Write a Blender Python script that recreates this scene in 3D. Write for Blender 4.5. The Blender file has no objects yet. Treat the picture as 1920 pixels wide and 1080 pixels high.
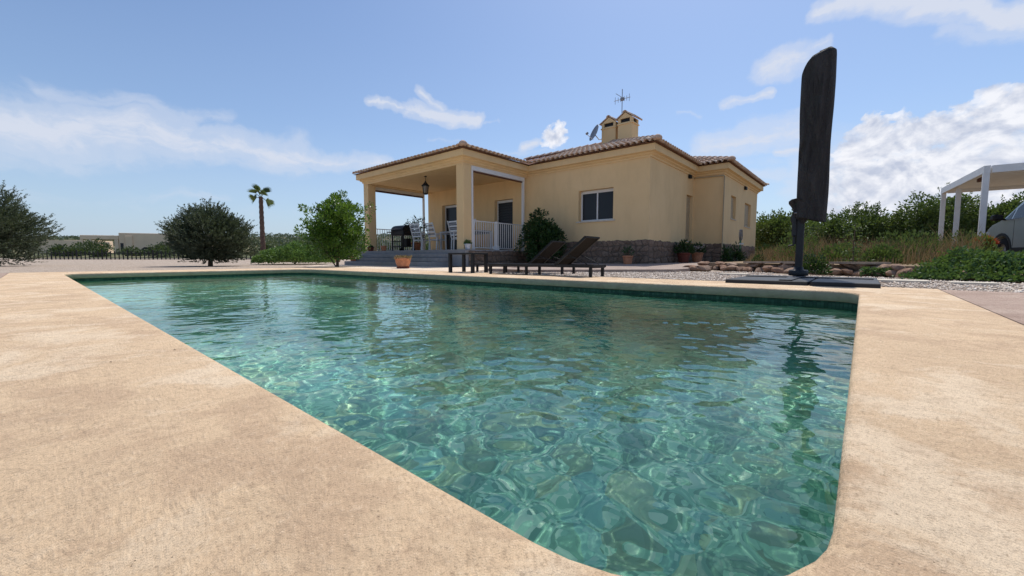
import bpy, bmesh, math, random
import numpy as np
from mathutils import Vector, Matrix
rnd = random.Random(7)
rng = np.random.default_rng(7)
SC = bpy.context.scene
COL = SC.collection
PI = math.pi

# ------------------------------------------------------------------ camera, sky, sun, exposure
EYE = 0.27
cam = bpy.data.cameras.new("camera"); cam_o = bpy.data.objects.new("camera", cam); COL.objects.link(cam_o)
cam.sensor_width = 36.0; cam.lens = 766.0 / 1920.0 * 36.0
cam.clip_start = 0.02; cam.clip_end = 6000
cam_o.location = (0, 0, EYE)
cam_o.rotation_euler = (math.radians(90 - 4.255), 0, math.radians(40.6 - 90))
SC.camera = cam_o

SUN_DIR = Vector((0.485, 0.118, 1.0)).normalized()          # towards the sun
SUN_EL = math.asin(SUN_DIR.z); SUN_AZ = math.atan2(SUN_DIR.y, SUN_DIR.x)
sun = bpy.data.lights.new("sun", 'SUN'); sun.energy = 3.75; sun.angle = math.radians(0.55); sun.color = (1.0, 0.955, 0.88)
sun_o = bpy.data.objects.new("sun", sun); COL.objects.link(sun_o)
sun_o.rotation_euler = SUN_DIR.to_track_quat('Z', 'Y').to_euler()
sun_o.location = (0, 0, 30)

SC.view_settings.view_transform = 'Standard'; SC.view_settings.look = 'None'
SC.view_settings.gamma = 1.0; SC.view_settings.exposure = EXPOSURE = 0.10
SC.view_settings.use_curve_mapping = False

# sky: Nishita in the world, clouds laid over it by direction
W = bpy.data.worlds.new("World"); SC.world = W; W.use_nodes = True
wn = W.node_tree.nodes; wl = W.node_tree.links; wn.clear()
def wnode(t, **k):
    n = wn.new(t)
    for a, b in k.items(): setattr(n, a, b)
    return n
def wmath(op, a, b=None, c=None, clamp=False):
    n = wnode('ShaderNodeMath', operation=op); n.use_clamp = clamp
    for i, v in enumerate((a, b, c)):
        if v is None: continue
        if isinstance(v, (int, float)): n.inputs[i].default_value = v
        else: wl.new(v, n.inputs[i])
    return n.outputs[0]
def wmix(f, a, b):
    n = wnode('ShaderNodeMix', data_type='RGBA')
    for s, v in ((n.inputs[0], f), (n.inputs[6], a), (n.inputs[7], b)):
        if isinstance(v, (int, float)): s.default_value = v
        elif isinstance(v, tuple): s.default_value = (*v, 1)
        else: wl.new(v, s)
    return n.outputs[2]
sky = wnode('ShaderNodeTexSky', sky_type='NISHITA'); sky.sun_disc = False
sky.sun_elevation = SUN_EL; sky.sun_rotation = math.radians(90) - SUN_AZ
sky.altitude = 100; sky.air_density = 1.0; sky.dust_density = 1.2; sky.ozone_density = 1.0
tc = wnode('ShaderNodeTexCoord')
sep = wnode('ShaderNodeSeparateXYZ'); wl.new(tc.outputs['Generated'], sep.inputs[0])
dx, dy, dz = sep.outputs
az = wmath('ARCTAN2', dy, dx)                      # radians, 0 = +X
hor = wmath('SQRT', wmath('ADD', wmath('MULTIPLY', dx, dx), wmath('MULTIPLY', dy, dy)))
el = wmath('ARCTAN2', dz, hor)
# clouds: (azimuth, elevation) of both ends, half width (radians), density, 0 wispy / 1 puffy
CLOUDS = [
    (1.7026, 0.1764, 1.3852, 0.2156, 0.0481, 0.8, 0),
    (1.4442, 0.2054, 1.1813, 0.2135, 0.0369, 0.75, 0),
    (1.2399, 0.2141, 0.9951, 0.2065, 0.0218, 0.7, 0),
    (1.5475, 0.2501, 1.3101, 0.2565, 0.0207, 0.45, 0),
    (1.6467, 0.0931, 1.3163, 0.1165, 0.0228, 0.3, 0),
    (1.45, 0.0927, 1.1006, 0.0961, 0.0231, 0.26, 0),
    (1.0379, 0.3388, 0.9088, 0.3307, 0.0126, 0.75, 0),
    (0.945, 0.3304, 0.8035, 0.3267, 0.0184, 1.0, 0),
    (0.9226, 0.37, 0.8816, 0.3473, 0.0136, 0.7, 0),
    (0.8098, 0.3221, 0.7467, 0.3146, 0.0067, 0.35, 0),
    (0.8999, 0.2737, 0.8454, 0.2714, 0.0113, 0.32, 0),
    (0.6831, 0.2622, 0.6526, 0.2712, 0.0138, 0.85, 0),
    (0.6133, 0.2727, 0.5944, 0.279, 0.0272, 1.0, 1),
    (0.7469, 0.2481, 0.5816, 0.2463, 0.0129, 0.35, 0),
    (0.0951, 0.4397, -0.0357, 0.4107, 0.0185, 0.95, 0),
    (-0.0221, 0.4138, -0.2051, 0.3367, 0.0239, 1.0, 0),
    (0.1796, 0.3791, 0.1126, 0.3735, 0.023, 0.8, 0),
    (0.1131, 0.3822, 0.0761, 0.3875, 0.0102, 0.6, 0),
    (0.245, 0.3215, 0.1639, 0.3366, 0.0096, 0.7, 0),
    (0.3361, 0.3081, 0.2854, 0.302, 0.0083, 0.35, 0),
    (0.2676, 0.2403, 0.0985, 0.2551, 0.036, 0.75, 0),
    (0.1422, 0.2138, 0.1053, 0.2176, 0.011, 0.75, 0),
    (0.1945, 0.1635, 0.1033, 0.1717, 0.0228, 0.5, 0),
    (0.2983, 0.2109, 0.054, 0.1831, 0.0227, 0.3, 0),
    (0.0013, 0.2302, -0.0191, 0.2218, 0.0214, 0.95, 1),
    (0.0232, 0.1929, -0.0473, 0.2077, 0.0377, 1.0, 1),
    (-0.047, 0.2121, -0.1383, 0.2077, 0.033, 1.0, 1),
    (0.0053, 0.1341, -0.2083, 0.1411, 0.075, 1.0, 1),
    (-0.144, 0.204, -0.2338, 0.2347, 0.051, 1.05, 1),
    (0.0493, 0.0843, -0.2176, 0.0642, 0.0523, 0.8, 0),
    (-0.2378, 0.1713, -0.3887, 0.1617, 0.0802, 0.9, 1),
    (0.0526, 0.1539, -0.2104, 0.1069, 0.0684, 0.95, 0),
    (-0.0895, 0.3529, -0.2017, 0.3197, 0.0212, 0.5, 0),
]

pos2 = wnode('ShaderNodeCombineXYZ'); wl.new(az, pos2.inputs[0]); wl.new(el, pos2.inputs[1])
def wnoise(scale, detail, rough, vec, dist=0.0, stretch=(1, 1, 1)):
    mp = wnode('ShaderNodeMapping'); mp.inputs['Scale'].default_value = stretch; wl.new(vec, mp.inputs[0])
    n = wnode('ShaderNodeTexNoise'); n.inputs['Scale'].default_value = scale; n.inputs['Detail'].default_value = detail
    n.inputs['Roughness'].default_value = rough; n.inputs['Distortion'].default_value = dist
    wl.new(mp.outputs[0], n.inputs[0]); return n
def wvec(op, a, b=None, s=None):
    n = wnode('ShaderNodeVectorMath', operation=op)
    for i, v in enumerate((a, b)):
        if v is None: continue
        if isinstance(v, tuple): n.inputs[i].default_value = v
        else: wl.new(v, n.inputs[i])
    if s is not None:
        if isinstance(s, (int, float)): n.inputs['Scale'].default_value = s
        else: wl.new(s, n.inputs['Scale'])
    return n
big = wnoise(7.0, 5, 0.55, tc.outputs['Generated'], 0.2)
warp = wvec('SCALE', wvec('SUBTRACT', big.outputs['Color'], (0.5, 0.5, 0.5)).outputs[0], s=0.10).outputs[0]
pw = wvec('ADD', pos2.outputs[0], warp).outputs[0]
fine = wnoise(26.0, 8, 0.62, pw, 0.3, (0.55, 1.6, 1)).outputs['Fac']      # streaky wisps
puff = wnoise(12.5, 11, 0.58, pos2.outputs[0], 0.25, (0.9, 1.15, 1)).outputs['Fac']
def cloud_sum(kind):
    total = None
    for (a0, e0, a1, e1, w, d, k) in CLOUDS:
        if k != kind: continue
        src = pw if k == 0 else wvec('ADD', pos2.outputs[0], wvec('SCALE', wvec('SUBTRACT', big.outputs['Color'], (0.5, 0.5, 0.5)).outputs[0], s=0.05).outputs[0]).outputs[0]
        D = (a1 - a0, e1 - e0, 0.0); L2 = D[0]**2 + D[1]**2
        rel = wvec('SUBTRACT', src, (a0, e0, 0.0)).outputs[0]
        rel2 = wvec('MULTIPLY', rel, (1, 1, 0)).outputs[0]
        h = wmath('DIVIDE', wvec('DOT_PRODUCT', rel2, D).outputs['Value'], L2, clamp=True)
        off = wvec('SUBTRACT', rel2, wvec('SCALE', D, s=h).outputs[0]).outputs[0]
        ln = wvec('LENGTH', off).outputs['Value']
        m = wmath('MULTIPLY', wmath('SUBTRACT', 1.35, wmath('DIVIDE', ln, w * (1.25 if k == 0 else 1.05))), d)
        total = m if total is None else wmath('MAXIMUM', total, m)
    return wmath('MAXIMUM', total, 0.0)
soft = cloud_sum(0); hard = cloud_sum(1)
def ramp(v, stops):
    n = wnode('ShaderNodeValToRGB'); n.color_ramp.interpolation = 'EASE'
    e = n.color_ramp.elements
    while len(e) < len(stops): e.new(0.5)
    for q, (p_, c) in zip(e, stops): q.position = p_; q.color = (*c, 1)
    wl.new(v, n.inputs[0]); return n.outputs[0]
softm = wmath('MULTIPLY', soft, wmath('ADD', 0.25, wmath('MULTIPLY', fine, 1.25)))
softm = ramp(softm, [(0.22, (0, 0, 0)), (0.55, (0.42,)*3), (0.98, (0.88,)*3)])
edge = wnoise(44.0, 8, 0.6, pos2.outputs[0], 0.3, (0.9, 1.15, 1)).outputs['Fac']
noise_ = wmath('ADD', wmath('MULTIPLY', wmath('SUBTRACT', puff, 0.52), 1.9), wmath('MULTIPLY', wmath('SUBTRACT', edge, 0.5), 1.9))
hardm = wmath('ADD', hard, wmath('MULTIPLY', noise_, wmath('MULTIPLY', hard, 2.5, clamp=True)))
hardf = ramp(hardm, [(0.34, (0, 0, 0)), (0.60, (0.72,)*3), (0.95, (0.97,)*3)])
# the puffs' own relief: lit tops, greyer hollows
lit = wnoise(12.5, 11, 0.58, wvec('ADD', pos2.outputs[0], (0.003, -0.014, 0.0)).outputs[0], 0.25, (0.9, 1.15, 1)).outputs['Fac']
relief = wmath('ADD', 0.56, wmath('MULTIPLY', wmath('SUBTRACT', lit, puff), -5.5), clamp=True)
SKY_K = 0.12
CW = 1.0 / SKY_K
hs = wnode('ShaderNodeHueSaturation'); hs.inputs['Saturation'].default_value = 1.0; hs.inputs['Value'].default_value = 1.0
wl.new(sky.outputs[0], hs.inputs['Color'])
tint = wnode('ShaderNodeMix', data_type='RGBA', blend_type='MULTIPLY'); tint.inputs[0].default_value = 1.0
wl.new(hs.outputs[0], tint.inputs[6]); tint.inputs[7].default_value = (0.89, 0.985, 1.10, 1)
# pale veil towards the horizon
veil = ramp(wmath('DIVIDE', el, 0.55), [(0.0, (0.70,)*3), (0.22, (0.36,)*3), (0.55, (0.10,)*3), (1.0, (0, 0, 0))])
base = wmix(wmath('MULTIPLY', veil, 1.0), tint.outputs[2], (0.47*CW, 0.585*CW, 0.76*CW))
c1 = wmix(softm, base, (0.66*CW, 0.70*CW, 0.80*CW))
puffc = wmix(relief, (0.50*CW, 0.55*CW, 0.68*CW), (0.86*CW, 0.87*CW, 0.92*CW))
c2 = wmix(hardf, c1, puffc)
bgd = wnode('ShaderNodeBackground'); bgd.inputs['Strength'].default_value = SKY_K; wl.new(c2, bgd.inputs[0])
wo = wnode('ShaderNodeOutputWorld'); wl.new(bgd.outputs[0], wo.inputs[0])
W.cycles.sampling_method = 'MANUAL'; W.cycles.sample_map_resolution = 512

# ------------------------------------------------------------------ helpers
def pos(depth, side):
    """garden position: metres straight ahead of the pool corner, metres to the right of that line"""
    a = math.radians(40.6)
    return (math.cos(a)*depth + math.sin(a)*side, math.sin(a)*depth - math.cos(a)*side)

def mesh_np(name, v, f, mat, parent=None, smooth=False, mats=None):
    v = np.asarray(v, dtype=np.float32); f = np.asarray(f, dtype=np.int32)
    me = bpy.data.meshes.new(name); k = f.shape[1]
    me.vertices.add(len(v)); me.vertices.foreach_set('co', v.ravel())
    me.loops.add(f.size); me.loops.foreach_set('vertex_index', f.ravel())
    me.polygons.add(len(f))
    me.polygons.foreach_set('loop_start', np.arange(0, f.size, k, dtype=np.int32))
    me.polygons.foreach_set('loop_total', np.full(len(f), k, dtype=np.int32))
    if smooth: me.polygons.foreach_set('use_smooth', np.ones(len(f), dtype=bool))
    me.update(); me.materials.append(mat)
    o = bpy.data.objects.new(name, me); COL.objects.link(o)
    if parent: o.parent = parent
    return o

class MB:
    """gathers shapes, links them as ONE mesh object"""
    def __init__(s): s.v = []; s.f = []; s.sm = []
    def add(s, v, f, smooth=False):
        b = len(s.v); s.v += [tuple(p) for p in v]
        s.f += [tuple(i + b for i in q) for q in f]; s.sm += [smooth]*len(f); return s
    def box(s, x0, x1, y0, y1, z0, z1, M=None):
        v = [Vector((x, y, z)) for x in (x0, x1) for y in (y0, y1) for z in (z0, z1)]
        if M is not None: v = [M @ p for p in v]
        return s.add(v, [(0,1,3,2),(4,6,7,5),(0,4,5,1),(2,3,7,6),(0,2,6,4),(1,5,7,3)])
    def bbox(s, x0, x1, y0, y1, z0, z1, b=0.004, M=None):
        """box with chamfered edges"""
        c = Vector(((x0+x1)/2, (y0+y1)/2, (z0+z1)/2)); h = Vector(((x1-x0)/2, (y1-y0)/2, (z1-z0)/2))
        b = min(b, h.x*.9, h.y*.9, h.z*.9)
        bm = bmesh.new(); bmesh.ops.create_cube(bm, size=2)
        for p in bm.verts: p.co = Vector((p.co.x*h.x, p.co.y*h.y, p.co.z*h.z))
        bmesh.ops.bevel(bm, geom=bm.edges[:], offset=b, segments=1, affect='EDGES')
        bm.verts.index_update()
        v = [p.co + c for p in bm.verts]
        if M is not None: v = [M @ p for p in v]
        s.add(v, [tuple(q.index for q in f.verts) for f in bm.faces]); bm.free(); return s
    def bar(s, p, q, w, h=None, up=(0, 0, 1)):
        p = Vector(p); q = Vector(q); h = h or w; d = (q-p).normalized(); up = Vector(up)
        if abs(d.dot(up)) > .98: up = Vector((1, 0, 0))
        a = d.cross(up).normalized()*w/2; c = a.cross(d).normalized()*h/2
        v = [e + i*a + j*c for e in (p, q) for i, j in ((-1,-1),(1,-1),(1,1),(-1,1))]
        return s.add(v, [(0,1,2,3),(7,6,5,4),(0,4,5,1),(1,5,6,2),(2,6,7,3),(3,7,4,0)])
    def tube(s, pts, r, n=8, cap=True):
        pts = [Vector(p) for p in pts]; rs = r if isinstance(r, (list, tuple)) else [r]*len(pts)
        v = []; f = []
        for i, p in enumerate(pts):
            d = (pts[min(i+1, len(pts)-1)] - pts[max(i-1, 0)]).normalized()
            u = Vector((0, 0, 1)) if abs(d.z) < .9 else Vector((1, 0, 0))
            a = d.cross(u).normalized(); c = a.cross(d).normalized()
            for k in range(n):
                t = 2*PI*k/n; v.append(p + (a*math.cos(t) + c*math.sin(t))*rs[i])
        for i in range(len(pts)-1):
            for k in range(n): f.append((i*n+k, i*n+(k+1) % n, (i+1)*n+(k+1) % n, (i+1)*n+k))
        s.add(v, f, True)
        if cap:
            m = len(pts)-1
            s.add(v[:n], [tuple(range(n))[::-1]]); s.add(v[m*n:], [tuple(range(n))])
        return s
    def lathe(s, c, prof, n=20, M=None):
        v = []; f = []
        for (r, z) in prof:
            for k in range(n):
                t = 2*PI*k/n; p = Vector((c[0]+r*math.cos(t), c[1]+r*math.sin(t), c[2]+z))
                v.append(M @ p if M is not None else p)
        for i in range(len(prof)-1):
            for k in range(n): f.append((i*n+k, i*n+(k+1) % n, (i+1)*n+(k+1) % n, (i+1)*n+k))
        return s.add(v, f, True)
    def build(s, name, mat, parent=None, smooth=None):
        me = bpy.data.meshes.new(name); me.from_pydata(s.v, [], s.f); me.update()
        me.polygons.foreach_set('use_smooth', s.sm if smooth is None else [smooth]*len(s.f))
        me.materials.append(mat)
        o = bpy.data.objects.new(name, me); COL.objects.link(o)
        if parent: o.parent = parent
        return o

def tag(o, label=None, cat=None, group=None, kind=None):
    for k, v in (('label', label), ('category', cat), ('group', group), ('kind', kind)):
        if v: o[k] = v
    return o
def thing(name, label, cat, loc=(0, 0, 0), rz=0.0, group=None):
    o = bpy.data.objects.new(name, None); COL.objects.link(o)
    o.location = loc; o.rotation_euler = (0, 0, rz); o.empty_display_size = .1
    return tag(o, label, cat, group)
def copy_tree(o, parent=None):
    c = o.copy(); COL.objects.link(c)
    if parent: c.parent = parent
    for ch in list(o.children): copy_tree(ch, c)
    return c
def struct(o): return tag(o, kind='structure')

# ------------------------------------------------------------------ materials
class Mat:
    def __init__(s, name, rough=.7, spec=.3, metal=0.0):
        s.m = bpy.data.materials.new(name); s.m.use_nodes = True
        s.t = s.m.node_tree; s.n = s.t.nodes; s.l = s.t.links
        s.b = s.n['Principled BSDF']; s.b.inputs['Roughness'].default_value = rough
        s.b.inputs['Specular IOR Level'].default_value = spec; s.b.inputs['Metallic'].default_value = metal
        s.g = s.n.new('ShaderNodeNewGeometry')
    def coord(s, local=False):
        if local:
            t = s.n.new('ShaderNodeTexCoord'); return t.outputs['Object']
        return s.g.outputs['Position']
    def scale(s, vec, sc):
        m = s.n.new('ShaderNodeMapping'); m.inputs['Scale'].default_value = sc; s.l.new(vec, m.inputs[0]); return m.outputs[0]
    def noise(s, vec, sc, det=4, rough=.55, dist=0, out='Fac'):
        n = s.n.new('ShaderNodeTexNoise'); s.l.new(vec, n.inputs[0]); n.inputs['Scale'].default_value = sc
        n.inputs['Detail'].default_value = det; n.inputs['Roughness'].default_value = rough; n.inputs['Distortion'].default_value = dist
        return n.outputs[out]
    def voro(s, vec, sc, out='Distance', feat='F1', rnd_=1.0):
        n = s.n.new('ShaderNodeTexVoronoi'); n.feature = feat; s.l.new(vec, n.inputs[0]); n.inputs['Scale'].default_value = sc
        n.inputs['Randomness'].default_value = rnd_
        return n.outputs[out]
    def ramp(s, v, stops, interp='LINEAR'):
        n = s.n.new('ShaderNodeValToRGB'); n.color_ramp.interpolation = interp; e = n.color_ramp.elements
        while len(e) < len(stops): e.new(.5)
        for q, (p_, c) in zip(e, stops):
            q.position = p_; q.color = (*(c if isinstance(c, tuple) else (c,)*3), 1)
        s.l.new(v, n.inputs[0]); return n.outputs[0]
    def math(s, op, a, b=None, clamp=False):
        n = s.n.new('ShaderNodeMath'); n.operation = op; n.use_clamp = clamp
        for i, v in enumerate((a, b)):
            if v is None: continue
            if isinstance(v, (int, float)): n.inputs[i].default_value = v
            else: s.l.new(v, n.inputs[i])
        return n.outputs[0]
    def mix(s, f, a, b, blend='MIX'):
        n = s.n.new('ShaderNodeMix'); n.data_type = 'RGBA'; n.blend_type = blend
        for k, v in ((n.inputs[0], f), (n.inputs[6], a), (n.inputs[7], b)):
            if isinstance(v, (int, float)): k.default_value = v
            elif isinstance(v, tuple): k.default_value = (*v, 1)
            else: s.l.new(v, k)
        return n.outputs[2]
    def color(s, c):
        if isinstance(c, tuple): s.b.inputs['Base Color'].default_value = (*c, 1)
        else: s.l.new(c, s.b.inputs['Base Color'])
        return s
    def bump(s, h, strength=.4, dist=.01, prev=None):
        n = s.n.new('ShaderNodeBump'); n.inputs['Strength'].default_value = strength; n.inputs['Distance'].default_value = dist
        s.l.new(h, n.inputs['Height'])
        if prev is not None: s.l.new(prev, n.inputs['Normal'])
        s.l.new(n.outputs[0], s.b.inputs['Normal']); return n.outputs[0]
    def island(s): return s.g.outputs['Random Per Island']
    def objrand(s):
        n = s.n.new('ShaderNodeObjectInfo'); return n.outputs['Random']

def simple(name, c, rough=.6, spec=.3, metal=0.0, var=.12, sc=8.0, bump=0.0, bsc=60.0, local=False):
    m = Mat(name, rough, spec, metal); v = m.coord(local)
    if var:
        n = m.noise(v, sc, 5, .6)
        m.color(m.mix(m.ramp(n, [(.3, 0.0), (.7, 1.0)]), tuple(x*(1-var) for x in c), tuple(min(1, x*(1+var)) for x in c)))
    else: m.color(c)
    if bump: m.bump(m.noise(v, bsc, 5, .6), bump, .004)
    return m.m

# stamped concrete round the pool
def deck_mat(name, a, b, c, pale):
    m = Mat(name, .82, .22); v = m.coord()
    n1 = m.noise(v, 1.9, 7, .62, .6); n2 = m.noise(v, 8.0, 9, .70, .8); n3 = m.noise(v, 48, 7, .72)
    n4 = m.noise(v, 190, 5, .72); n5 = m.noise(v, 620, 3, .7)
    wv = m.n.new('ShaderNodeVectorMath'); wv.operation = 'ADD'; m.l.new(v, wv.inputs[0])
    ws = m.n.new('ShaderNodeVectorMath'); ws.operation = 'SCALE'; m.l.new(m.noise(v, 5, 6, .62, 0, 'Color'), ws.inputs[0]); ws.inputs['Scale'].default_value = .25
    m.l.new(ws.outputs[0], wv.inputs[1]); wvo = wv.outputs[0]
    col = m.mix(m.ramp(n1, [(.36, 0.0), (.62, 1.0)]), a, b)
    # trowelled and stamped blotches, worn pale patches
    col = m.mix(m.ramp(m.noise(wvo, 4.2, 8, .66, .4), [(.49, 0.0), (.57, .6), (.72, .95)]), col, c)
    col = m.mix(m.ramp(m.noise(wvo, 2.6, 8, .64, .9), [(.51, 0.0), (.62, .9)]), col, pale)
    col = m.mix(m.ramp(n2, [(.54, 0.0), (.72, .5)]), col, tuple(x*.86 for x in c))
    # grain: sand, dark grit
    col = m.mix(m.ramp(n3, [(.32, .55), (.47, 0.0)]), col, tuple(x*.66 for x in c))
    col = m.mix(m.ramp(n3, [(.55, 0.0), (.72, .45)]), col, tuple(min(1, x*1.12) for x in pale))
    col = m.mix(m.ramp(n4, [(.33, .75), (.46, 0.0)]), col, tuple(x*.62 for x in c))
    col = m.mix(m.ramp(n4, [(.57, 0.0), (.70, .6)]), col, tuple(min(1, x*1.15) for x in pale))
    col = m.mix(m.ramp(n5, [(.36, .5), (.48, 0.0)]), col, tuple(x*.6 for x in c))
    pits = m.ramp(m.voro(v, 95), [(.05, 1.0), (.10, 0.0)])
    pitm = m.math('MULTIPLY', pits, m.ramp(m.noise(v, 6, 4), [(.50, 0.0), (.62, .85)]))
    col = m.mix(pitm, col, (.17, .10, .06))
    crack = m.ramp(m.voro(wvo, .95, 'Distance', 'DISTANCE_TO_EDGE'), [(.0, 1.0), (.0038, 0.0)])
    crm = m.math('MULTIPLY', crack, m.ramp(m.noise(v, 1.5, 3), [(.56, 0.0), (.64, .75)]))
    col = m.mix(crm, col, (.22, .13, .08))
    m.color(col)
    h = m.math('ADD', m.math('MULTIPLY', n2, 1.1), m.math('MULTIPLY', n3, .62))
    h = m.math('ADD', h, m.math('MULTIPLY', n4, .24)); h = m.math('SUBTRACT', h, m.math('MULTIPLY', crm, .35))
    h = m.math('SUBTRACT', h, m.math('MULTIPLY', pitm, .25))
    m.bump(h, .75, .018)
    return m.m
M_DECK = deck_mat('stamped_concrete', (.73, .53, .335), (.66, .475, .30), (.54, .37, .235), (.80, .63, .44))
M_TERRACE = deck_mat('pale_terrace_concrete', (.80, .65, .50), (.76, .61, .46), (.66, .51, .37), (.84, .72, .58))  # same mix as the deck in paler tones, for the terrace slab
M_PINK = deck_mat('pink_concrete', (.46, .335, .265), (.415, .295, .23), (.34, .235, .18), (.51, .385, .305))
M_SLAB = deck_mat('grey_pink_concrete', (.40, .31, .26), (.36, .28, .235), (.29, .225, .19), (.45, .36, .305))

def coping_face():
    m = Mat('coping_face', .8, .2); v = m.coord()
    n = m.noise(v, 9, 7, .65)
    m.color(m.mix(m.ramp(n, [(.35, 0.0), (.7, 1.0)]), (.40, .315, .215), (.52, .42, .29)))
    m.bump(m.noise(v, 60, 6, .65), .4, .004); return m.m
M_COPE = coping_face()

# pool mosaic: small square glass tiles of mixed greens
def mosaic(name='green_mosaic', pal=((.14, .36, .23), (.27, .61, .41), (.42, .77, .55), (.70, .90, .68)), size=.025, grout=False):
    m = Mat(name, .55, .25); v = m.coord()
    sn = m.n.new('ShaderNodeVectorMath'); sn.operation = 'SNAP'; m.l.new(v, sn.inputs[0]); sn.inputs[1].default_value = (size,)*3
    wn_ = m.n.new('ShaderNodeTexWhiteNoise'); m.l.new(sn.outputs[0], wn_.inputs[0])
    c = m.ramp(wn_.outputs['Value'], [(0, pal[0]), (.35, pal[1]), (.7, pal[2]), (1, pal[3])])
    big_ = m.noise(v, 1.4, 4, .5)
    c = m.mix(m.ramp(big_, [(.35, 0.0), (.7, .35)]), c, pal[1])
    if not grout:
        vc = m.n.new('ShaderNodeSeparateColor'); m.l.new(m.voro(v, 6.5, 'Color'), vc.inputs[0])
        c = m.mix(m.ramp(vc.outputs[0], [(.78, 0.0), (.80, .38)], 'CONSTANT'), c, (.17, .50, .50))
        c = m.mix(m.ramp(vc.outputs[1], [(.78, 0.0), (.80, .5)], 'CONSTANT'), c, (.50, .62, .30))
        c = m.mix(m.ramp(vc.outputs[2], [(.72, 0.0), (.74, .55)], 'CONSTANT'), c, (.09, .25, .18))
    # grout lines
    sx = m.n.new('ShaderNodeSeparateXYZ'); m.l.new(v, sx.inputs[0])
    g = None
    for k in range(3):
        fr = m.math('FRACT', m.math('DIVIDE', sx.outputs[k], size)); e = m.math('LESS_THAN', fr, .08)
        sxn = m.n.new('ShaderNodeSeparateXYZ'); m.l.new(m.g.outputs['Normal'], sxn.inputs[0])
        e = m.math('MULTIPLY', e, m.math('LESS_THAN', m.math('ABSOLUTE', sxn.outputs[k]), .5))
        g = e if g is None else m.math('MAXIMUM', g, e)
    c = m.mix(m.math('MULTIPLY', g, .8 if grout else 0.0), c, tuple(x*.35 for x in pal[0]))
    m.color(c); return m.m
M_MOSAIC = mosaic()
M_BANDTILE = mosaic('dark_green_mosaic', ((.018, .060, .040), (.030, .085, .055), (.045, .115, .075), (.065, .15, .10)), .025, True)

def water_mat():
    m = bpy.data.materials.new('pool_water'); m.use_nodes = True; n = m.node_tree.nodes; n.clear()
    g = n.new('ShaderNodeBsdfGlass'); g.inputs['IOR'].default_value = 1.333; g.inputs['Roughness'].default_value = 0.0
    g.inputs[0].default_value = (.945, 1.0, .975, 1)
    o = n.new('ShaderNodeOutputMaterial'); m.node_tree.links.new(g.outputs[0], o.inputs[0]); return m
M_WATER = water_mat()

def stucco():
    m = Mat('yellow_stucco', .9, .12); v = m.coord()
    n = m.noise(v, .8, 6, .6, .4); n2 = m.noise(m.scale(v, (1, 1, .35)), 3.2, 6, .62)
    c = m.mix(m.ramp(n, [(.35, 0.0), (.7, 1.0)]), (.79, .56, .295), (.84, .605, .33))
    c = m.mix(m.ramp(n2, [(.46, 0.0), (.72, .45)]), c, (.69, .485, .26))
    m.color(c); m.bump(m.noise(v, 90, 5, .7), .35, .004); return m.m
M_STUCCO = stucco()
M_WHITE = simple('white_metal', (.74, .73, .71), .45, .4, 0, .05, 6)
M_BROWN = simple('brown_blind', (.13, .060, .04), .6, .3, 0, .2, 30)
M_SHUT = simple('beige_shutter', (.46, .36, .23), .6, .3, 0, .08, 5)
M_DARKGLASS = simple('dark_window_glass', (.022, .025, .031), .22, .22, 0, 0)
M_DARK = simple('dark_anthracite_metal', (.014, .016, .020), .5, .4, 0, .2, 14, .15)
M_BLACKWOOD = simple('dark_stained_frame', (.012, .010, .0095), .5, .35, 0, .25, 20, .15)
M_SLING = simple('brown_sling_fabric', (.024, .019, .016), .85, .15, 0, .15, 40, .3, 400)
M_GREYM = simple('grey_metal', (.27, .27, .28), .5, .4, .5, .1)
M_TERRA = simple('terracotta', (.50, .215, .115), .8, .2, 0, .25, 14, .3, 40, True)
M_TERRAD = simple('wet_dark_terracotta', (.16, .045, .03), .7, .25, 0, .25, 14, 0, 40, True)
M_SOIL = simple('potting_soil', (.07, .045, .03), .95, .1, 0, .3, 40, .6, 60)
M_STONEW = simple('plinth_mortar', (.15, .115, .09), .9, .15, 0, .2, 9, .5, 30)
M_STEP = simple('grey_step_stone', (.30, .285, .275), .8, .2, 0, .14, 5, .25, 50)
M_GLAZE = simple('glazed_white_blue_pot', (.55, .58, .62), .3, .5, 0, .12, 14, 0, 40, True)
M_BLACK = simple('black_plastic', (.012, .012, .013), .55, .3, 0, 0)
M_LIMESLAB = simple('pale_limestone_slab', (.62, .55, .45), .85, .2, 0, .12, 8, .3, 60)
M_PALEHOUSE = simple('pale_rendered_wall', (.84, .62, .43), .9, .1, 0, .07, .4)

def fabric_cover():
    m = Mat('charcoal_parasol_cover', .72, .28); v = m.coord(True)
    n = m.noise(m.scale(v, (7, 7, 1.6)), 1.0, 7, .6, 1.6)
    m.color(m.mix(m.ramp(n, [(.35, 0.0), (.68, 1.0)]), (.036, .033, .032), (.058, .053, .051)))
    p = m.bump(n, .95, .10); m.bump(m.noise(v, 11, 6, .62, 1.4), .6, .03, p); return m.m
M_COVER = fabric_cover()

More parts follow.
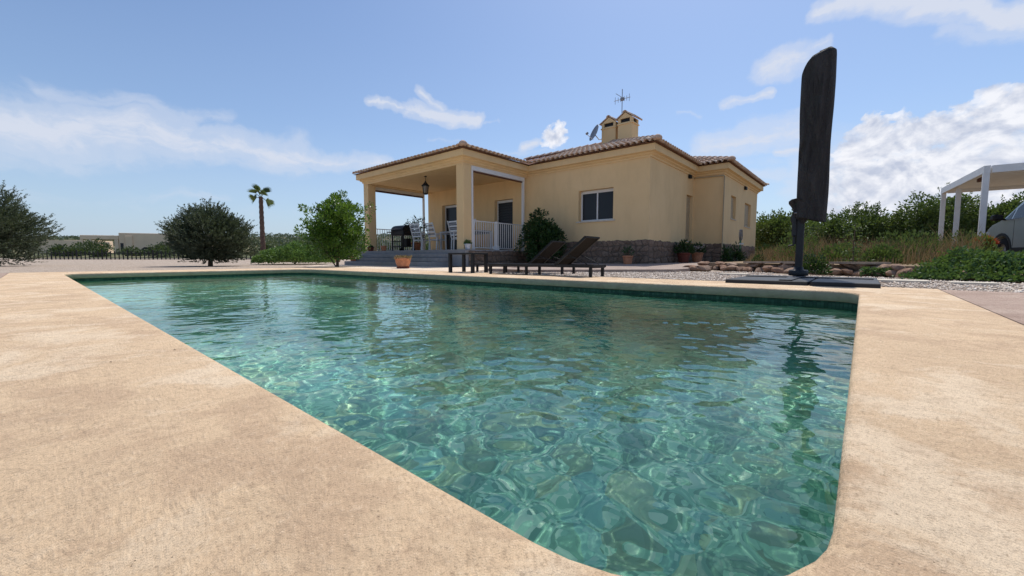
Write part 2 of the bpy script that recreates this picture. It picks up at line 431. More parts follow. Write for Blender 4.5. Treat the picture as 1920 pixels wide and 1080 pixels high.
def stone_mat(name, cs, sc=6.0):
    m = Mat(name, .92, .15); v = m.coord(); r = m.objrand()
    k = len(cs)
    c = m.ramp(r, [(i/(k-1), q) for i, q in enumerate(cs)])
    n = m.noise(v, sc*2.2, 7, .68, .5)
    c = m.mix(m.ramp(n, [(.35, .55), (.6, 0.0)]), c, tuple(x*.45 for x in cs[0]))
    c = m.mix(m.ramp(m.noise(v, sc*5, 5, .6), [(.52, 0.0), (.8, .5)]), c, tuple(min(1, x*1.45) for x in cs[-1]))
    m.color(c); m.bump(m.noise(v, sc*5, 8, .68), .8, .02); return m.m
M_PLINTH = stone_mat('plinth_stone', [(.18, .125, .09), (.23, .16, .115), (.29, .20, .145), (.20, .145, .11), (.32, .23, .17)])
M_ROCK = stone_mat('wall_rock', [(.26, .155, .105), (.34, .215, .15), (.30, .21, .155), (.38, .27, .20)], 4)

def tile_mat():
    m = Mat('clay_roof_tile', .85, .2); v = m.coord(); r = m.objrand()
    c = m.ramp(r, [(0, (.58, .40, .29)), (.3, (.68, .50, .38)), (.6, (.74, .58, .45)), (.8, (.64, .46, .34)), (1, (.78, .64, .51))])
    c = m.mix(m.ramp(m.noise(v, 9, 7, .65), [(.42, 0.0), (.72, .5)]), c, (.30, .20, .15))
    m.color(c); m.bump(m.noise(v, 55, 5, .65), .35, .006); return m.m
M_TILE = tile_mat()
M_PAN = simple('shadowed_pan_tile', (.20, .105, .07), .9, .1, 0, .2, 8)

def gravel_mat():
    m = Mat('gravel', .92, .15); v = m.coord()
    cell = m.voro(v, 34, 'Color'); d = m.voro(v, 34)
    sp = m.n.new('ShaderNodeSeparateColor'); m.l.new(cell, sp.inputs[0])
    c = m.ramp(sp.outputs[0], [(0, (.24, .185, .145)), (.35, (.38, .30, .235)), (.7, (.50, .405, .32)), (1, (.66, .56, .46))])
    c = m.mix(m.ramp(m.noise(v, .35, 5, .6), [(.35, 0.0), (.7, .35)]), c, (.44, .34, .27))
    c = m.mix(m.ramp(m.noise(v, 1.7, 6, .7), [(.5, 0.0), (.75, .35)]), c, (.30, .235, .185))
    m.color(c); m.bump(m.math('MULTIPLY', d, -1.0), .8, .03); return m.m
M_GRAVEL = gravel_mat()

def field_mat():
    m = Mat('dry_field_soil', .95, .1); v = m.coord()
    c = m.mix(m.ramp(m.noise(v, .05, 6, .6), [(.4, 0.0), (.62, 1.0)]), (.27, .20, .13), (.10, .115, .05))
    c = m.mix(m.ramp(m.noise(v, .6, 7, .7), [(.45, 0.0), (.7, .7)]), c, (.32, .25, .155))
    c = m.mix(m.ramp(m.noise(v, .012, 4, .5), [(.42, 0.0), (.55, .85)]), c, (.075, .095, .045))
    m.color(c); m.bump(m.noise(v, 8, 8, .7), .7, .08); return m.m
M_FIELD = field_mat()

def leaf_mat(name, cs, trans=.35, rough=.5, spec=.35, tc=(.16, .24, .03)):
    m = Mat(name, rough, spec); r = m.island(); k = len(cs)
    c = m.ramp(r, [(i/(k-1), q) for i, q in enumerate(cs)])
    c = m.mix(m.ramp(m.noise(m.coord(), 2.3, 4), [(.38, 0.0), (.66, .45)]), c, cs[-1])
    m.color(c)
    t = m.n.new('ShaderNodeBsdfTranslucent'); m.l.new(m.mix(.5, c, tc), t.inputs[0])
    x = m.n.new('ShaderNodeMixShader'); x.inputs[0].default_value = trans
    out = m.n['Material Output']; m.l.new(m.b.outputs[0], x.inputs[1]); m.l.new(t.outputs[0], x.inputs[2]); m.l.new(x.outputs[0], out.inputs[0])
    return m.m
M_OLIVE = leaf_mat('olive_leaf', [(.030, .048, .028), (.050, .072, .040), (.085, .105, .065), (.15, .17, .12)], .16)
M_CITRUS = leaf_mat('citrus_leaf', [(.035, .085, .012), (.060, .14, .018), (.10, .21, .022), (.16, .29, .04)], .34, .35, .5)
M_DARKLEAF = leaf_mat('dark_shrub_leaf', [(.012, .034, .010), (.020, .055, .016), (.035, .085, .022)], .2, .4, .4)
M_SPRAWL = leaf_mat('sprawling_shrub_leaf', [(.05, .11, .025), (.085, .17, .04), (.13, .24, .06), (.19, .30, .09)], .35)
M_HAZEDWOOD = leaf_mat('hazed_far_wood_leaf', [(.075, .095, .060), (.10, .12, .075), (.12, .14, .09)], .2)  # greyer and lighter leaves: distance haze is put into the colour
M_GROUNDLEAF = leaf_mat('creeper_leaf', [(.028, .065, .022), (.045, .10, .030), (.070, .145, .042), (.11, .19, .06)], .3)
M_TREELEAF = leaf_mat('orchard_leaf', [(.030, .055, .016), (.050, .085, .024), (.080, .125, .035), (.13, .17, .055)], .3)
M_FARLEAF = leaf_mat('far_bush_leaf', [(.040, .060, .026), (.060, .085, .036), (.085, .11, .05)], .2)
M_STRAW = leaf_mat('dry_grass_blade', [(.20, .125, .060), (.29, .195, .10), (.38, .27, .15), (.24, .155, .08), (.11, .085, .04), (.17, .15, .07)], .2, .85, .1, (.36, .24, .11))
M_RED = leaf_mat('red_leaf', [(.45, .03, .02), (.55, .06, .03), (.35, .03, .02)], .3)
M_YELL = leaf_mat('yellow_green_leaf', [(.22, .20, .03), (.30, .27, .05), (.14, .18, .03)], .3)
M_DRYPLANT = leaf_mat('dried_succulent', [(.30, .20, .12), (.38, .27, .17), (.26, .19, .10)], .2, .8)
M_PALM = leaf_mat('palm_leaf', [(.050, .080, .025), (.075, .11, .035), (.11, .14, .05)], .25)
M_BARK = simple('bark', (.12, .085, .06), .95, .1, 0, .35, 14, .8, 30)
M_PALMBARK = simple('palm_bark', (.13, .085, .065), .95, .1, 0, .35, 6, .9, 9)

# ------------------------------------------------------------------ foliage helpers
def rot_frames(dirs, roll):
    """orthonormal frames with x along dirs, rolled at random"""
    d = dirs/np.linalg.norm(dirs, axis=1, keepdims=True)
    up = np.where(np.abs(d[:, 2:3]) > .95, [[1., 0, 0]], [[0, 0, 1.]])
    a = np.cross(up, d); a /= np.linalg.norm(a, axis=1, keepdims=True); b = np.cross(d, a)
    c, s = np.cos(roll)[:, None], np.sin(roll)[:, None]
    return d, a*c + b*s, b*c - a*s
def leaves(name, mat, P, D, L, Wd, parent=None, fold=.25, r=rng):
    """one folded 4-corner leaf at each point P along direction D"""
    n = len(P); d, a, b = rot_frames(np.asarray(D, float), r.uniform(0, 2*PI, n))
    L = (L*r.uniform(.7, 1.25, n))[:, None]; Wd = (Wd*r.uniform(.75, 1.2, n))[:, None]
    v = np.empty((n, 4, 3)); v[:, 0] = P; v[:, 2] = P + d*L
    v[:, 1] = P + d*L*.5 + a*Wd*.5 + b*Wd*fold; v[:, 3] = P + d*L*.5 - a*Wd*.5 + b*Wd*fold
    i = np.arange(n)[:, None]*4
    f = np.concatenate([i + [[0, 1, 2]], i + [[0, 2, 3]]])
    return mesh_np(name, v.reshape(-1, 3), f, mat, parent)
def sphere_dirs(n, r=rng):
    v = r.normal(size=(n, 3)); return v/np.linalg.norm(v, axis=1, keepdims=True)
def blades(name, mat, P, H, Wd, lean=.25, parent=None, r=rng):
    """grass blades: two-segment bent strips"""
    n = len(P); t = r.uniform(0, 2*PI, n); u = np.stack([np.cos(t), np.sin(t), np.zeros(n)], 1)
    k = r.uniform(0, 2*PI, n); ln = np.stack([np.cos(k), np.sin(k), np.zeros(n)], 1)*(lean*r.uniform(.2, 1.6, n)*H)[:, None]
    Hh = H[:, None]; z = np.array([[0, 0, 1.]]); Wd = np.full(n, Wd)[:, None] if np.isscalar(Wd) else Wd[:, None]
    v = np.empty((n, 5, 3)); v[:, 0] = P - u*Wd/2; v[:, 1] = P + u*Wd/2
    m = P + z*Hh*.6 + ln*.35; v[:, 2] = m + u*Wd*.35; v[:, 3] = m - u*Wd*.35; v[:, 4] = P + z*Hh + ln
    i = np.arange(n)[:, None]*5
    f = np.concatenate([i + [[0, 1, 2]], i + [[0, 2, 3]], i + [[3, 2, 4]]])
    return mesh_np(name, v.reshape(-1, 3), f, mat, parent)

def bumpy_r(d, seed, amp=.22):
    """direction -> radius factor, uneven"""
    r = np.random.default_rng(seed); s = np.ones(len(d))
    for k in range(7):
        q = r.normal(size=3); q /= np.linalg.norm(q); fr = r.uniform(1.5, 5.0)
        s += amp/2.2*np.sin(d@q*fr*2 + r.uniform(0, 6.3))
    return s

def clump_crown(name, mat, c, rad, seed, nclump, per, L, Wd, parent, zcut=None, size=.16, hollow=.45, top=1.0):
    """leaf clumps spread through an uneven ellipsoid shell"""
    r = np.random.default_rng(seed)
    d = sphere_dirs(nclump, r); rr = bumpy_r(d, seed)*np.power(r.uniform(hollow**3, 1, nclump), 1/3)
    C = np.asarray(c) + d*rr[:, None]*np.asarray(rad)
    if zcut is not None: C[:, 2] = np.maximum(C[:, 2], zcut + r.uniform(0, .15, nclump))
    out = d*np.asarray(rad); out /= np.linalg.norm(out, axis=1, keepdims=True)
    idx = np.repeat(np.arange(nclump), per); sd = sphere_dirs(len(idx), r)
    cs = size*r.uniform(.6, 1.35, nclump)
    P = C[idx] + sd*(cs[idx]*np.power(r.uniform(.05, 1, len(idx)), 1/2.2))[:, None]
    D = sd + out[idx]*.6 + np.array([0, 0, .35])*top
    if zcut is not None: P[:, 2] = np.maximum(P[:, 2], zcut)
    return leaves(name, mat, P, D, L, Wd, parent, r=r)

def shoot_crown(name, mat, c, rad, seed, nshoot, per, Ls, L, Wd, parent, zmin=.05):
    """upright leafy shoots (olive): each shoot carries narrow leaves"""
    r = np.random.default_rng(seed)
    d = sphere_dirs(nshoot, r)
    rr = bumpy_r(d, seed, .16)*np.power(r.uniform(.05, 1, nshoot), 1/2.6)*.86
    C = np.asarray(c) + d*rr[:, None]*np.asarray(rad)
    C[:, 2] = np.maximum(C[:, 2], zmin + r.uniform(0, .25, nshoot))
    out = d*np.array([1, 1, .5]) + np.array([0, 0, .62]) + r.normal(size=(nshoot, 3))*.28
    out /= np.linalg.norm(out, axis=1, keepdims=True)
    ls = Ls*r.uniform(.5, 1.5, nshoot)
    idx = np.repeat(np.arange(nshoot), per); t = r.uniform(0, 1, len(idx))
    P = C[idx] + out[idx]*(t*ls[idx])[:, None]; P[:, 2] = np.maximum(P[:, 2], zmin)
    D = out[idx]*1.0 + sphere_dirs(len(idx), r)*.75
    return leaves(name, mat, P, D, L, Wd, parent, r=r)

def trunk(name, mat, base, pts, radii, parent, limbs=(), n=9):
    m = MB(); m.tube([Vector(base) + Vector(p) for p in pts], radii, n)
    for a, b, r0, r1 in limbs:
        A = Vector(base) + Vector(a); B = Vector(base) + Vector(b); mid = (A+B)/2 + Vector((0, 0, .06*(B-A).length))
        m.tube([A, mid, B], [r0, (r0+r1)/2, r1], 6)
    return m.build(name, mat, parent)

def rock_mesh(name, seed, sub=2, rough=.22):
    r = np.random.default_rng(seed); bm = bmesh.new(); bmesh.ops.create_icosphere(bm, subdivisions=sub, radius=1)
    co = np.array([v.co[:] for v in bm.verts]); s = np.ones(len(co))
    for k in range(8):
        q = r.normal(size=3); q /= np.linalg.norm(q); s += rough*.35*np.sin(co@q*r.uniform(2, 7) + r.uniform(0, 6))
    co = co*s[:, None]
    for k in range(6):                                        # split faces
        q = r.normal(size=3); q /= np.linalg.norm(q); t = r.uniform(.55, .85); e = co@q - t; co = co - np.where(e > 0, e, 0)[:, None]*q
    for v, p in zip(bm.verts, co): v.co = p
    me = bpy.data.meshes.new(name); bm.to_mesh(me); bm.free(); return me

def join(a, b):
    """moves b's faces into a and drops b"""
    va = np.empty(len(a.data.vertices)*3, dtype=np.float32); a.data.vertices.foreach_get('co', va)
    vb = np.empty(len(b.data.vertices)*3, dtype=np.float32); b.data.vertices.foreach_get('co', vb)
    fa = np.empty(len(a.data.loops), dtype=np.int32); a.data.loops.foreach_get('vertex_index', fa)
    fb = np.empty(len(b.data.loops), dtype=np.int32); b.data.loops.foreach_get('vertex_index', fb)
    nm = a.name; par = a.parent; mt = a.data.materials[0]
    v = np.concatenate([va.reshape(-1, 3), vb.reshape(-1, 3)]); f = np.concatenate([fa.reshape(-1, 3), fb.reshape(-1, 3) + len(va)//3])
    bpy.data.objects.remove(a); bpy.data.objects.remove(b)
    return mesh_np(nm.split('.')[0], v, f, mt, par)

# ================================================================== THE GROUND, THE POOL
# ---- terrain: one sheet out to the horizon, with a hole under the pool
def ground_z(X, Y):
    fx = math.cos(math.radians(40.6))*X + math.sin(math.radians(40.6))*Y
    sd = math.sin(math.radians(40.6))*X - math.cos(math.radians(40.6))*Y
    z = np.full(np.shape(X), -.022)
    z = z + np.clip((fx - 16)/60, 0, 1)*.18
    z = z + np.where(fx > 48, (fx - 48)*.022, 0) + np.where(fx > 120, (np.minimum(fx, 900) - 120)*.0345, 0)
    und = np.sin(X*.013 + 1.3)*np.cos(Y*.011) * np.clip((fx - 80)/400, 0, 1)*3.0
    low = np.where(sd < -250, np.clip((-sd - 250)/600, 0, 1)*6*np.clip((fx-200)/300, 0, 1), 0)
    return z + und - low
def terrain():
    a = np.concatenate([np.linspace(-60, -8, 14), np.linspace(-7, 30, 75), np.geomspace(31, 2600, 60)])
    X, Y = np.meshgrid(a, a, indexing='ij'); Z = ground_z(X, Y); n = len(a)
    v = np.stack([X, Y, Z], -1).reshape(-1, 3)
    i, j = np.meshgrid(np.arange(n-1), np.arange(n-1), indexing='ij'); cx = (a[:-1]+a[1:])/2
    inside = (cx[i] > -.2) & (cx[i] < 4.7) & (cx[j] > -.4) & (cx[j] < 10.7)
    q = (i*n+j)[~inside]
    f = np.stack([q, q+n, q+n+1, q+1], -1).reshape(-1, 4)
    return v, f, X, Y
tv, tf, TX, TY = terrain()
cen = tv[tf].mean(1); fxc = cen[:, 0]*math.cos(math.radians(40.6)) + cen[:, 1]*math.sin(math.radians(40.6))
isgrav = fxc < 47
def compact(v, f):
    u, inv = np.unique(f, return_inverse=True); return v[u], inv.reshape(f.shape)
v_, f_ = compact(tv, tf[isgrav]); struct(mesh_np('gravel_ground', v_, f_, M_GRAVEL, smooth=True))
v_, f_ = compact(tv, tf[~isgrav]); struct(mesh_np('fields', v_, f_, M_FIELD, smooth=True))

# ---- pool
PX0, PX1, PY0, PY1 = .303, 4.20, .010, 10.15
WATER_Z, FLOOR_Z, COPE_B = -.125, -1.75, -.085
def rrect(x0, x1, y0, y1, rads, n=9):
    """rounded rectangle, counter-clockwise from the (x0,y0) corner; rads in that order"""
    pts = []
    for (cx, cy, a0), r in zip(((x0, y0, PI), (x1, y0, 1.5*PI), (x1, y1, 0), (x0, y1, .5*PI)), rads):
        sx = 1 if cx == x0 else -1; sy = 1 if cy == y0 else -1
        for k in range(n+1):
            t = a0 + k/n*PI/2; pts.append((cx + sx*r + r*math.cos(t), cy + sy*r + r*math.sin(t)))
    return np.array(pts)
RADS = (.220, .20, .55, .12)
inner = rrect(PX0, PX1, PY0, PY1, RADS)
def ring_stack(rings):
    n = len(rings[0]); v = np.concatenate(rings); f = []
    for k in range(len(rings)-1):
        for i in range(n): f.append((k*n+i, k*n+(i+1) % n, (k+1)*n+(i+1) % n, (k+1)*n+i))
    return v, np.array(f)
def ring(off, z):
    p = rrect(PX0-off, PX1+off, PY0-off, PY1+off, [r+off for r in RADS]); return np.column_stack([p, np.full(len(p), z)])
# outer outline of the coping deck; each inner point is joined to one outer point
OX0, OX1, OY0, OY1 = -.30, 5.42, -.50, 11.50
def outer_pt(p):
    x, y = p
    dists = {'x0': x-PX0, 'x1': PX1-x, 'y0': y-PY0, 'y1': PY1-y}
    fx = min(max((x-PX0)/(PX1-PX0), 0), 1); fy = min(max((y-PY0)/(PY1-PY0), 0), 1)
    ox1 = OX1 - .38*max(0, 1-(fy*12)/3.0)
    k = min(dists, key=dists.get)
    if k == 'x0': return (OX0, OY0 + fy*(OY1-OY0))
    if k == 'x1': return (ox1, OY0 + fy*(OY1-OY0))
    if k == 'y0': return (OX0 + fx*(ox1-OX0), OY0)
    return (OX0 + fx*(OX1-OX0), OY1)
outer = np.array([outer_pt(p) for p in inner])
# snap the points nearest the four outer corners
for c in ((OX0, OY0), (OX1-.38, OY0), (OX1, OY1), (OX0, OY1)):
    outer[np.argmin(np.hypot(outer[:, 0]-c[0], outer[:, 1]-c[1]))] = c
def col3(p, z): return np.column_stack([p, np.full(len(p), z)])
rings = [ring(.012, COPE_B), ring(0, COPE_B+.006), ring(0, -.014), ring(.004, -.005), ring(.012, -.001), ring(.024, 0)]
mids = [rings[-1]*(1-t) + col3(outer, 0)*t for t in (.25, .6)]
v_, f_ = ring_stack(rings + mids + [col3(outer, 0), col3(outer, -.14)])
deck = struct(mesh_np('pool_deck', v_, f_[:, ::-1], M_DECK, smooth=False))
deck.data.materials.append(M_COPE)
nI = len(inner); mi = np.zeros(len(f_), dtype=np.int32); mi[:nI*2] = 1; deck.data.polygons.foreach_set('material_index', mi)
sm = np.zeros(len(f_), dtype=bool); sm[:nI*7] = True; deck.data.polygons.foreach_set('use_smooth', sm)

w0, w1 = ring(.03, -.05), ring(.03, FLOOR_Z)
v_, f_ = ring_stack([w0, w1]); nn = len(w1)
shell = MB().add([tuple(p) for p in v_], [tuple(q) for q in f_])
shell.add([tuple(p) for p in w1], [tuple(range(nn))])
shell.add([tuple(p) for p in np.concatenate([ring(.06, -.05), ring(.0, -.05)])][:0], [])
shell = struct(shell.build('pool_shell', M_MOSAIC, smooth=False))
bv, bf = ring_stack([ring(.026, -.05), ring(.026, -.36)]); band = struct(mesh_np('pool_waterline_tiles', bv, bf, M_BANDTILE)); band.cycles.is_caustics_receiver = True
ledge_v, ledge_f = ring_stack([ring(.004, COPE_B+.001), ring(.06, COPE_B+.002)])
struct(mesh_np('pool_rim', ledge_v, ledge_f, M_COPE))

def ripples(step):
    nx = int((PX1-PX0+.08)/step); ny = int((PY1-PY0+.08)/step)
    X, Y = np.meshgrid(np.linspace(PX0-.04, PX1+.04, nx), np.linspace(PY0-.04, PY1+.04, ny), indexing='ij')
    Z = np.zeros_like(X); r = np.random.default_rng(11)
    # wind ripples of mixed length, stronger in the open middle
    patch = .75 + .25*np.sin(X*1.1 + .7*np.sin(Y*.9))*np.cos(Y*.8 + 1.0) + .15*np.sin(X*2.7 + Y*1.9)
    for lo, hi, cnt, sl in RIPPLES:
        for k in range(cnt):
            lam = lo*(hi/lo)**r.random(); a = r.normal(1.1, 1.0) if lo > .1 else r.uniform(0, 2*PI); ph = r.uniform(0, 2*PI)
            wob = .35*np.sin(2*PI/(lam*4.3)*(X*math.sin(a) - Y*math.cos(a)) + r.uniform(0, 6))
            Z += sl*lam/(2*PI)*r.uniform(.6, 1.3)*np.sin(2*PI/lam*(X*math.cos(a) + Y*math.sin(a)) + ph + wob)
    calm = np.clip((Y-3.2)/5.0, 0, 1); Z *= patch*(1 - .62*calm*calm*(3-2*calm))
    v = np.stack([X, Y, Z + WATER_Z], -1).reshape(-1, 3)
    i = np.arange((nx-1)*(ny-1)); ii = i//(ny-1)*ny + i % (ny-1)
    o = mesh_np('pool_water', v, np.stack([ii, ii+ny, ii+ny+1, ii+1], -1), M_WATER, smooth=True)
    return o
RIPPLES = [(.032, .055, 26, .0055), (.055, .11, 28, .0110), (.11, .26, 24, .0100), (.26, .7, 14, .010), (.7, 2.0, 6, .006)]
water = struct(ripples(.0088))
water.cycles.is_caustics_caster = True
shell.cycles.is_caustics_receiver = True
sun.cycles.is_caustics_light = True

# ---- paving beyond the coping
def poly(name, pts, z, mat, thick=.1):
    m = MB(); n = len(pts); zs = z if isinstance(z, (list, tuple)) else [z]*n
    top = [(x, y, q) for (x, y), q in zip(pts, zs)]; bot = [(x, y, q-thick) for (x, y), q in zip(pts, zs)]
    m.add(top + bot, [tuple(range(n)), tuple(range(2*n-1, n-1, -1))] + [(i, i+n, (i+1) % n + n, (i+1) % n) for i in range(n)])
    return struct(m.build(name, mat, smooth=False))
poly('side_paving', [(-2.5, -3.2), (4.88, -3.2), (5.05, -.515), (-2.5, -.515)], -.004, M_PINK)
poly('left_paving', [(-4.5, -.515), (-.312, -.515), (-.312, 11.5), (-4.5, 11.2)], -.004, M_PINK)
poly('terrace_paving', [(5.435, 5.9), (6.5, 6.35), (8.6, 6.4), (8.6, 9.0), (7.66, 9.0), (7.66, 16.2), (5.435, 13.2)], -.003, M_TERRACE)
poly('house_walk', [(6.15, 5.0), (8.35, 2.85), (10.4, 2.75), (12.6, 3.3), (16.2, 3.2), (16.2, 3.95), (15.93, 4.9), (11.9, 4.9), (11.9, 9.5), (8.61, 9.5), (8.61, 6.38), (6.5, 6.33)],
     [.035, .035, .05, .09, .12, .12, .12, .09, .09, .03, .03, .03], M_SLAB, .14)

# loose stones lying on the gravel, near strip only
def gravel_stones():
    r = np.random.default_rng(5); N = 26000
    X = 5.0 + r.power(1.6, N)[::-1]*5.2; Y = r.uniform(-4.2, 6.6, N)
    X = 5.05 + r.beta(1.0, 1.5, N)*4.6
    keep = ~((X < 5.47) & (Y > -.5)) & ~((Y > 5.0) & (X > 6)) & ~((X > 5.4) & (Y > 5.9)) & ~((X > 8.0) & (Y < 1.2)) & ~((X+Y*.95) > 11.3) & (X < 9.6)
    X, Y = X[keep], Y[keep]; n = len(X); s = r.uniform(.006, .017, n)
    base = np.array([(1, 0, 0), (-1, 0, 0), (0, 1, 0), (0, -1, 0), (0, 0, 1), (0, 0, -1)], float)
    tri = np.array([(0, 2, 4), (2, 1, 4), (1, 3, 4), (3, 0, 4), (2, 0, 5), (1, 2, 5), (3, 1, 5), (0, 3, 5)])
    v = base[None]*r.uniform(.6, 1.4, (n, 6, 1))*s[:, None, None]
    t = r.uniform(0, 6.3, n); c, q = np.cos(t)[:, None], np.sin(t)[:, None]
    v = np.stack([v[:, :, 0]*c - v[:, :, 1]*q, v[:, :, 0]*q + v[:, :, 1]*c, v[:, :, 2]*.7], -1)
    v += np.stack([X, Y, np.full(n, -.016)], -1)[:, None]
    f = (np.arange(n)[:, None, None]*6 + tri[None]).reshape(-1, 3)
    m = Mat('gravel_stone', .9, .15); m.color(m.ramp(m.island(), [(0, (.32, .26, .21)), (.4, (.54, .44, .36)), (.8, (.70, .60, .50)), (1, (.85, .77, .68))]))
    o = mesh_np('gravel', v.reshape(-1, 3), f, m.m); tag(o, 'loose grey and beige gravel between the pool and the house', 'gravel', kind='stuff')
gravel_stones()

# ================================================================== THE HOUSE
house = thing('house', 'yellow single-storey villa with tiled roof, corner porch and stone plinth', 'house', (0, 0, 0))
wall_mb = MB()
openings_out = []
def facade(mb, o, u, n, w, z0, z1, ops=(), depth=.27):
    o = Vector(o); u = Vector(u); n = Vector(n)
    ss = sorted({0, w, *[x for p in ops for x in p[:2]]}); zs = sorted({z0, z1, *[x for p in ops for x in p[2:4]]})
    P = lambda s, z, d=0: o + u*s - n*d + Vector((0, 0, z))
    flip = (u.cross(Vector((0, 0, 1)))).dot(n) < 0
    def quad(a, b, c, d):
        mb.add([a, b, c, d], [(0, 1, 2, 3) if not flip else (3, 2, 1, 0)])
    for i in range(len(ss)-1):
        for j in range(len(zs)-1):
            cs, cz = (ss[i]+ss[i+1])/2, (zs[j]+zs[j+1])/2
            if any(p[0] < cs < p[1] and p[2] < cz < p[3] for p in ops): continue
            quad(P(ss[i], zs[j]), P(ss[i+1], zs[j]), P(ss[i+1], zs[j+1]), P(ss[i], zs[j+1]))
    for s0, s1, a, b in ops:
        quad(P(s0, a, depth), P(s0, a), P(s0, b), P(s0, b, depth)); quad(P(s1, a), P(s1, a, depth), P(s1, b, depth), P(s1, b))
        quad(P(s0, b), P(s1, b), P(s1, b, depth), P(s0, b, depth)); quad(P(s0, a, depth), P(s1, a, depth), P(s1, a), P(s0, a))
        quad(P(s0, a, depth+.05), P(s1, a, depth+.05), P(s1, b, depth+.05), P(s0, b, depth+.05))
WX, WY = 11.85, 4.84
# porch/main front wall runs along +Y from the main corner
facade(wall_mb, (WX, WY, 0), (0, 1, 0), (-1, 0, 0), 15.2-WY, -.1, 3.42,
       [(6.0-WY, 7.25-WY, 1.46, 2.46), (10.12-WY, 11.06-WY, .53, 2.49), (12.4-WY, 14.22-WY, .53, 2.55)])
facade(wall_mb, (WX, WY, 0), (1, 0, 0), (0, -1, 0), 15.9-WX, -.1, 3.42, [(15.13-WX, 15.82-WX, .86, 2.50)])
facade(wall_mb, (15.9, 3.85, 0), (0, 1, 0), (-1, 0, 0), WY-3.85, -.1, 3.42)
facade(wall_mb, (15.9, 3.85, 0), (1, 0, 0), (0, -1, 0), 6.0, -.1, 3.42, [(17.08-15.9, 17.86-15.9, 1.74, 2.60), (19.42-15.9, 20.62-15.9, 1.58, 2.56)])
facade(wall_mb, (21.9, 3.85, 0), (0, 1, 0), (1, 0, 0), 6.0, -.1, 3.42)
facade(wall_mb, (WX, 15.2, 0), (1, 0, 0), (0, 1, 0), 6.0, -.1, 3.42)
facade(wall_mb, (17.85, 9.85, 0), (0, 1, 0), (1, 0, 0), 5.35, -.1, 3.42)
facade(wall_mb, (17.85, 9.85, 0), (1, 0, 0), (0, 1, 0), 4.05, -.1, 3.42)
wall = wall_mb.build('wall', M_STUCCO, house, False)

# porch: two square columns, beams, ceiling
for (x0, y0) in ((8.70, 9.42), (8.70, 14.92)):
    MB().bbox(x0, x0+.33, y0, y0+.33, .48, 3.14, .008).build('column', M_STUCCO, house)
b = MB()
b.box(8.70, 9.03, 9.42, 15.25, 3.142, 3.44); b.box(9.032, 11.848, 9.42, 9.75, 3.142, 3.44); b.box(9.032, 11.848, 14.92, 15.25, 3.142, 3.44)
b.build('porch_beam', M_STUCCO, house)
MB().box(9.03, 11.847, 9.75, 14.92, 3.18, 3.3).build('porch_ceiling', M_STUCCO, house)
# cornice swept along the eaves: three stepped mouldings
path = [(11.85, 15.25), (8.70, 15.25), (8.70, 9.42), (11.85, 9.42), (11.85, 4.84), (15.9, 4.84), (15.9, 3.85), (21.9, 3.85), (21.9, 9.85)]
def offset_path(path, d):
    out = []
    for i, p in enumerate(path):
        p = Vector(p); dirs = []
        if i > 0: dirs.append((p-Vector(path[i-1])).normalized())
        if i < len(path)-1: dirs.append((Vector(path[i+1])-p).normalized())
        ns = [Vector((-q.y, q.x)) for q in dirs]           # right-hand side is outside: flip below
        ns = [-n for n in ns]
        if len(ns) == 1: o = ns[0]*d
        else:
            m = (ns[0]+ns[1]); o = m/(m.length_squared)*2*d
        out.append(p + o)
    return out
def sweep(prof, path, close=False):
    m = MB(); rows = [[(q.x, q.y, z) for q in offset_path(path, d)] for d, z in prof]; n = len(path)
    v = [p for row in rows for p in row]; f = []
    for k in range(len(rows)-1):
        for i in range(n-1): f.append((k*n+i, k*n+i+1, (k+1)*n+i+1, (k+1)*n+i))
    return m.add(v, f)
test = offset_path(path, .1)[2]
sgn = 1 if test.x < 8.70 else -1
prof = [(-.01, 3.205), (.03, 3.205), (.03, 3.25), (.10, 3.29), (.10, 3.315), (.20, 3.34), (.20, 3.53), (-.01, 3.53)]
sweep([(d*sgn, z) for d, z in prof], path).build('cornice', M_STUCCO, house)

# roof slopes
SL = .345; EZ = 3.545
def hip(x0, x1, y0, y1):
    w, l = x1-x0, y1-y0; h = min(w, l)/2; z = EZ + SL*h
    v = [(x0, y0, EZ), (x1, y0, EZ), (x1, y1, EZ), (x0, y1, EZ)]
    if w >= l:
        v += [(x0+h, y0+h, z), (x1-h, y0+h, z)]; f = [(0, 1, 5, 4), (1, 2, 5), (2, 3, 4, 5), (3, 0, 4)]
    else:
        v += [(x0+h, y0+h, z), (x0+h, y1-h, z)]; f = [(0, 1, 4), (1, 2, 5, 4), (2, 3, 5), (3, 0, 4, 5)]
    return v, f + [(3, 2, 1, 0)]
R_PORCH = (8.42, 16.5, 9.12, 15.53); R_MAIN = (11.56, 18.2, 4.55, 15.53); R_SEC = (15.62, 22.18, 3.57, 10.1)
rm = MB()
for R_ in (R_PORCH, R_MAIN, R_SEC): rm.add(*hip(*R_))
roof = rm.build('roof', M_PAN, house)

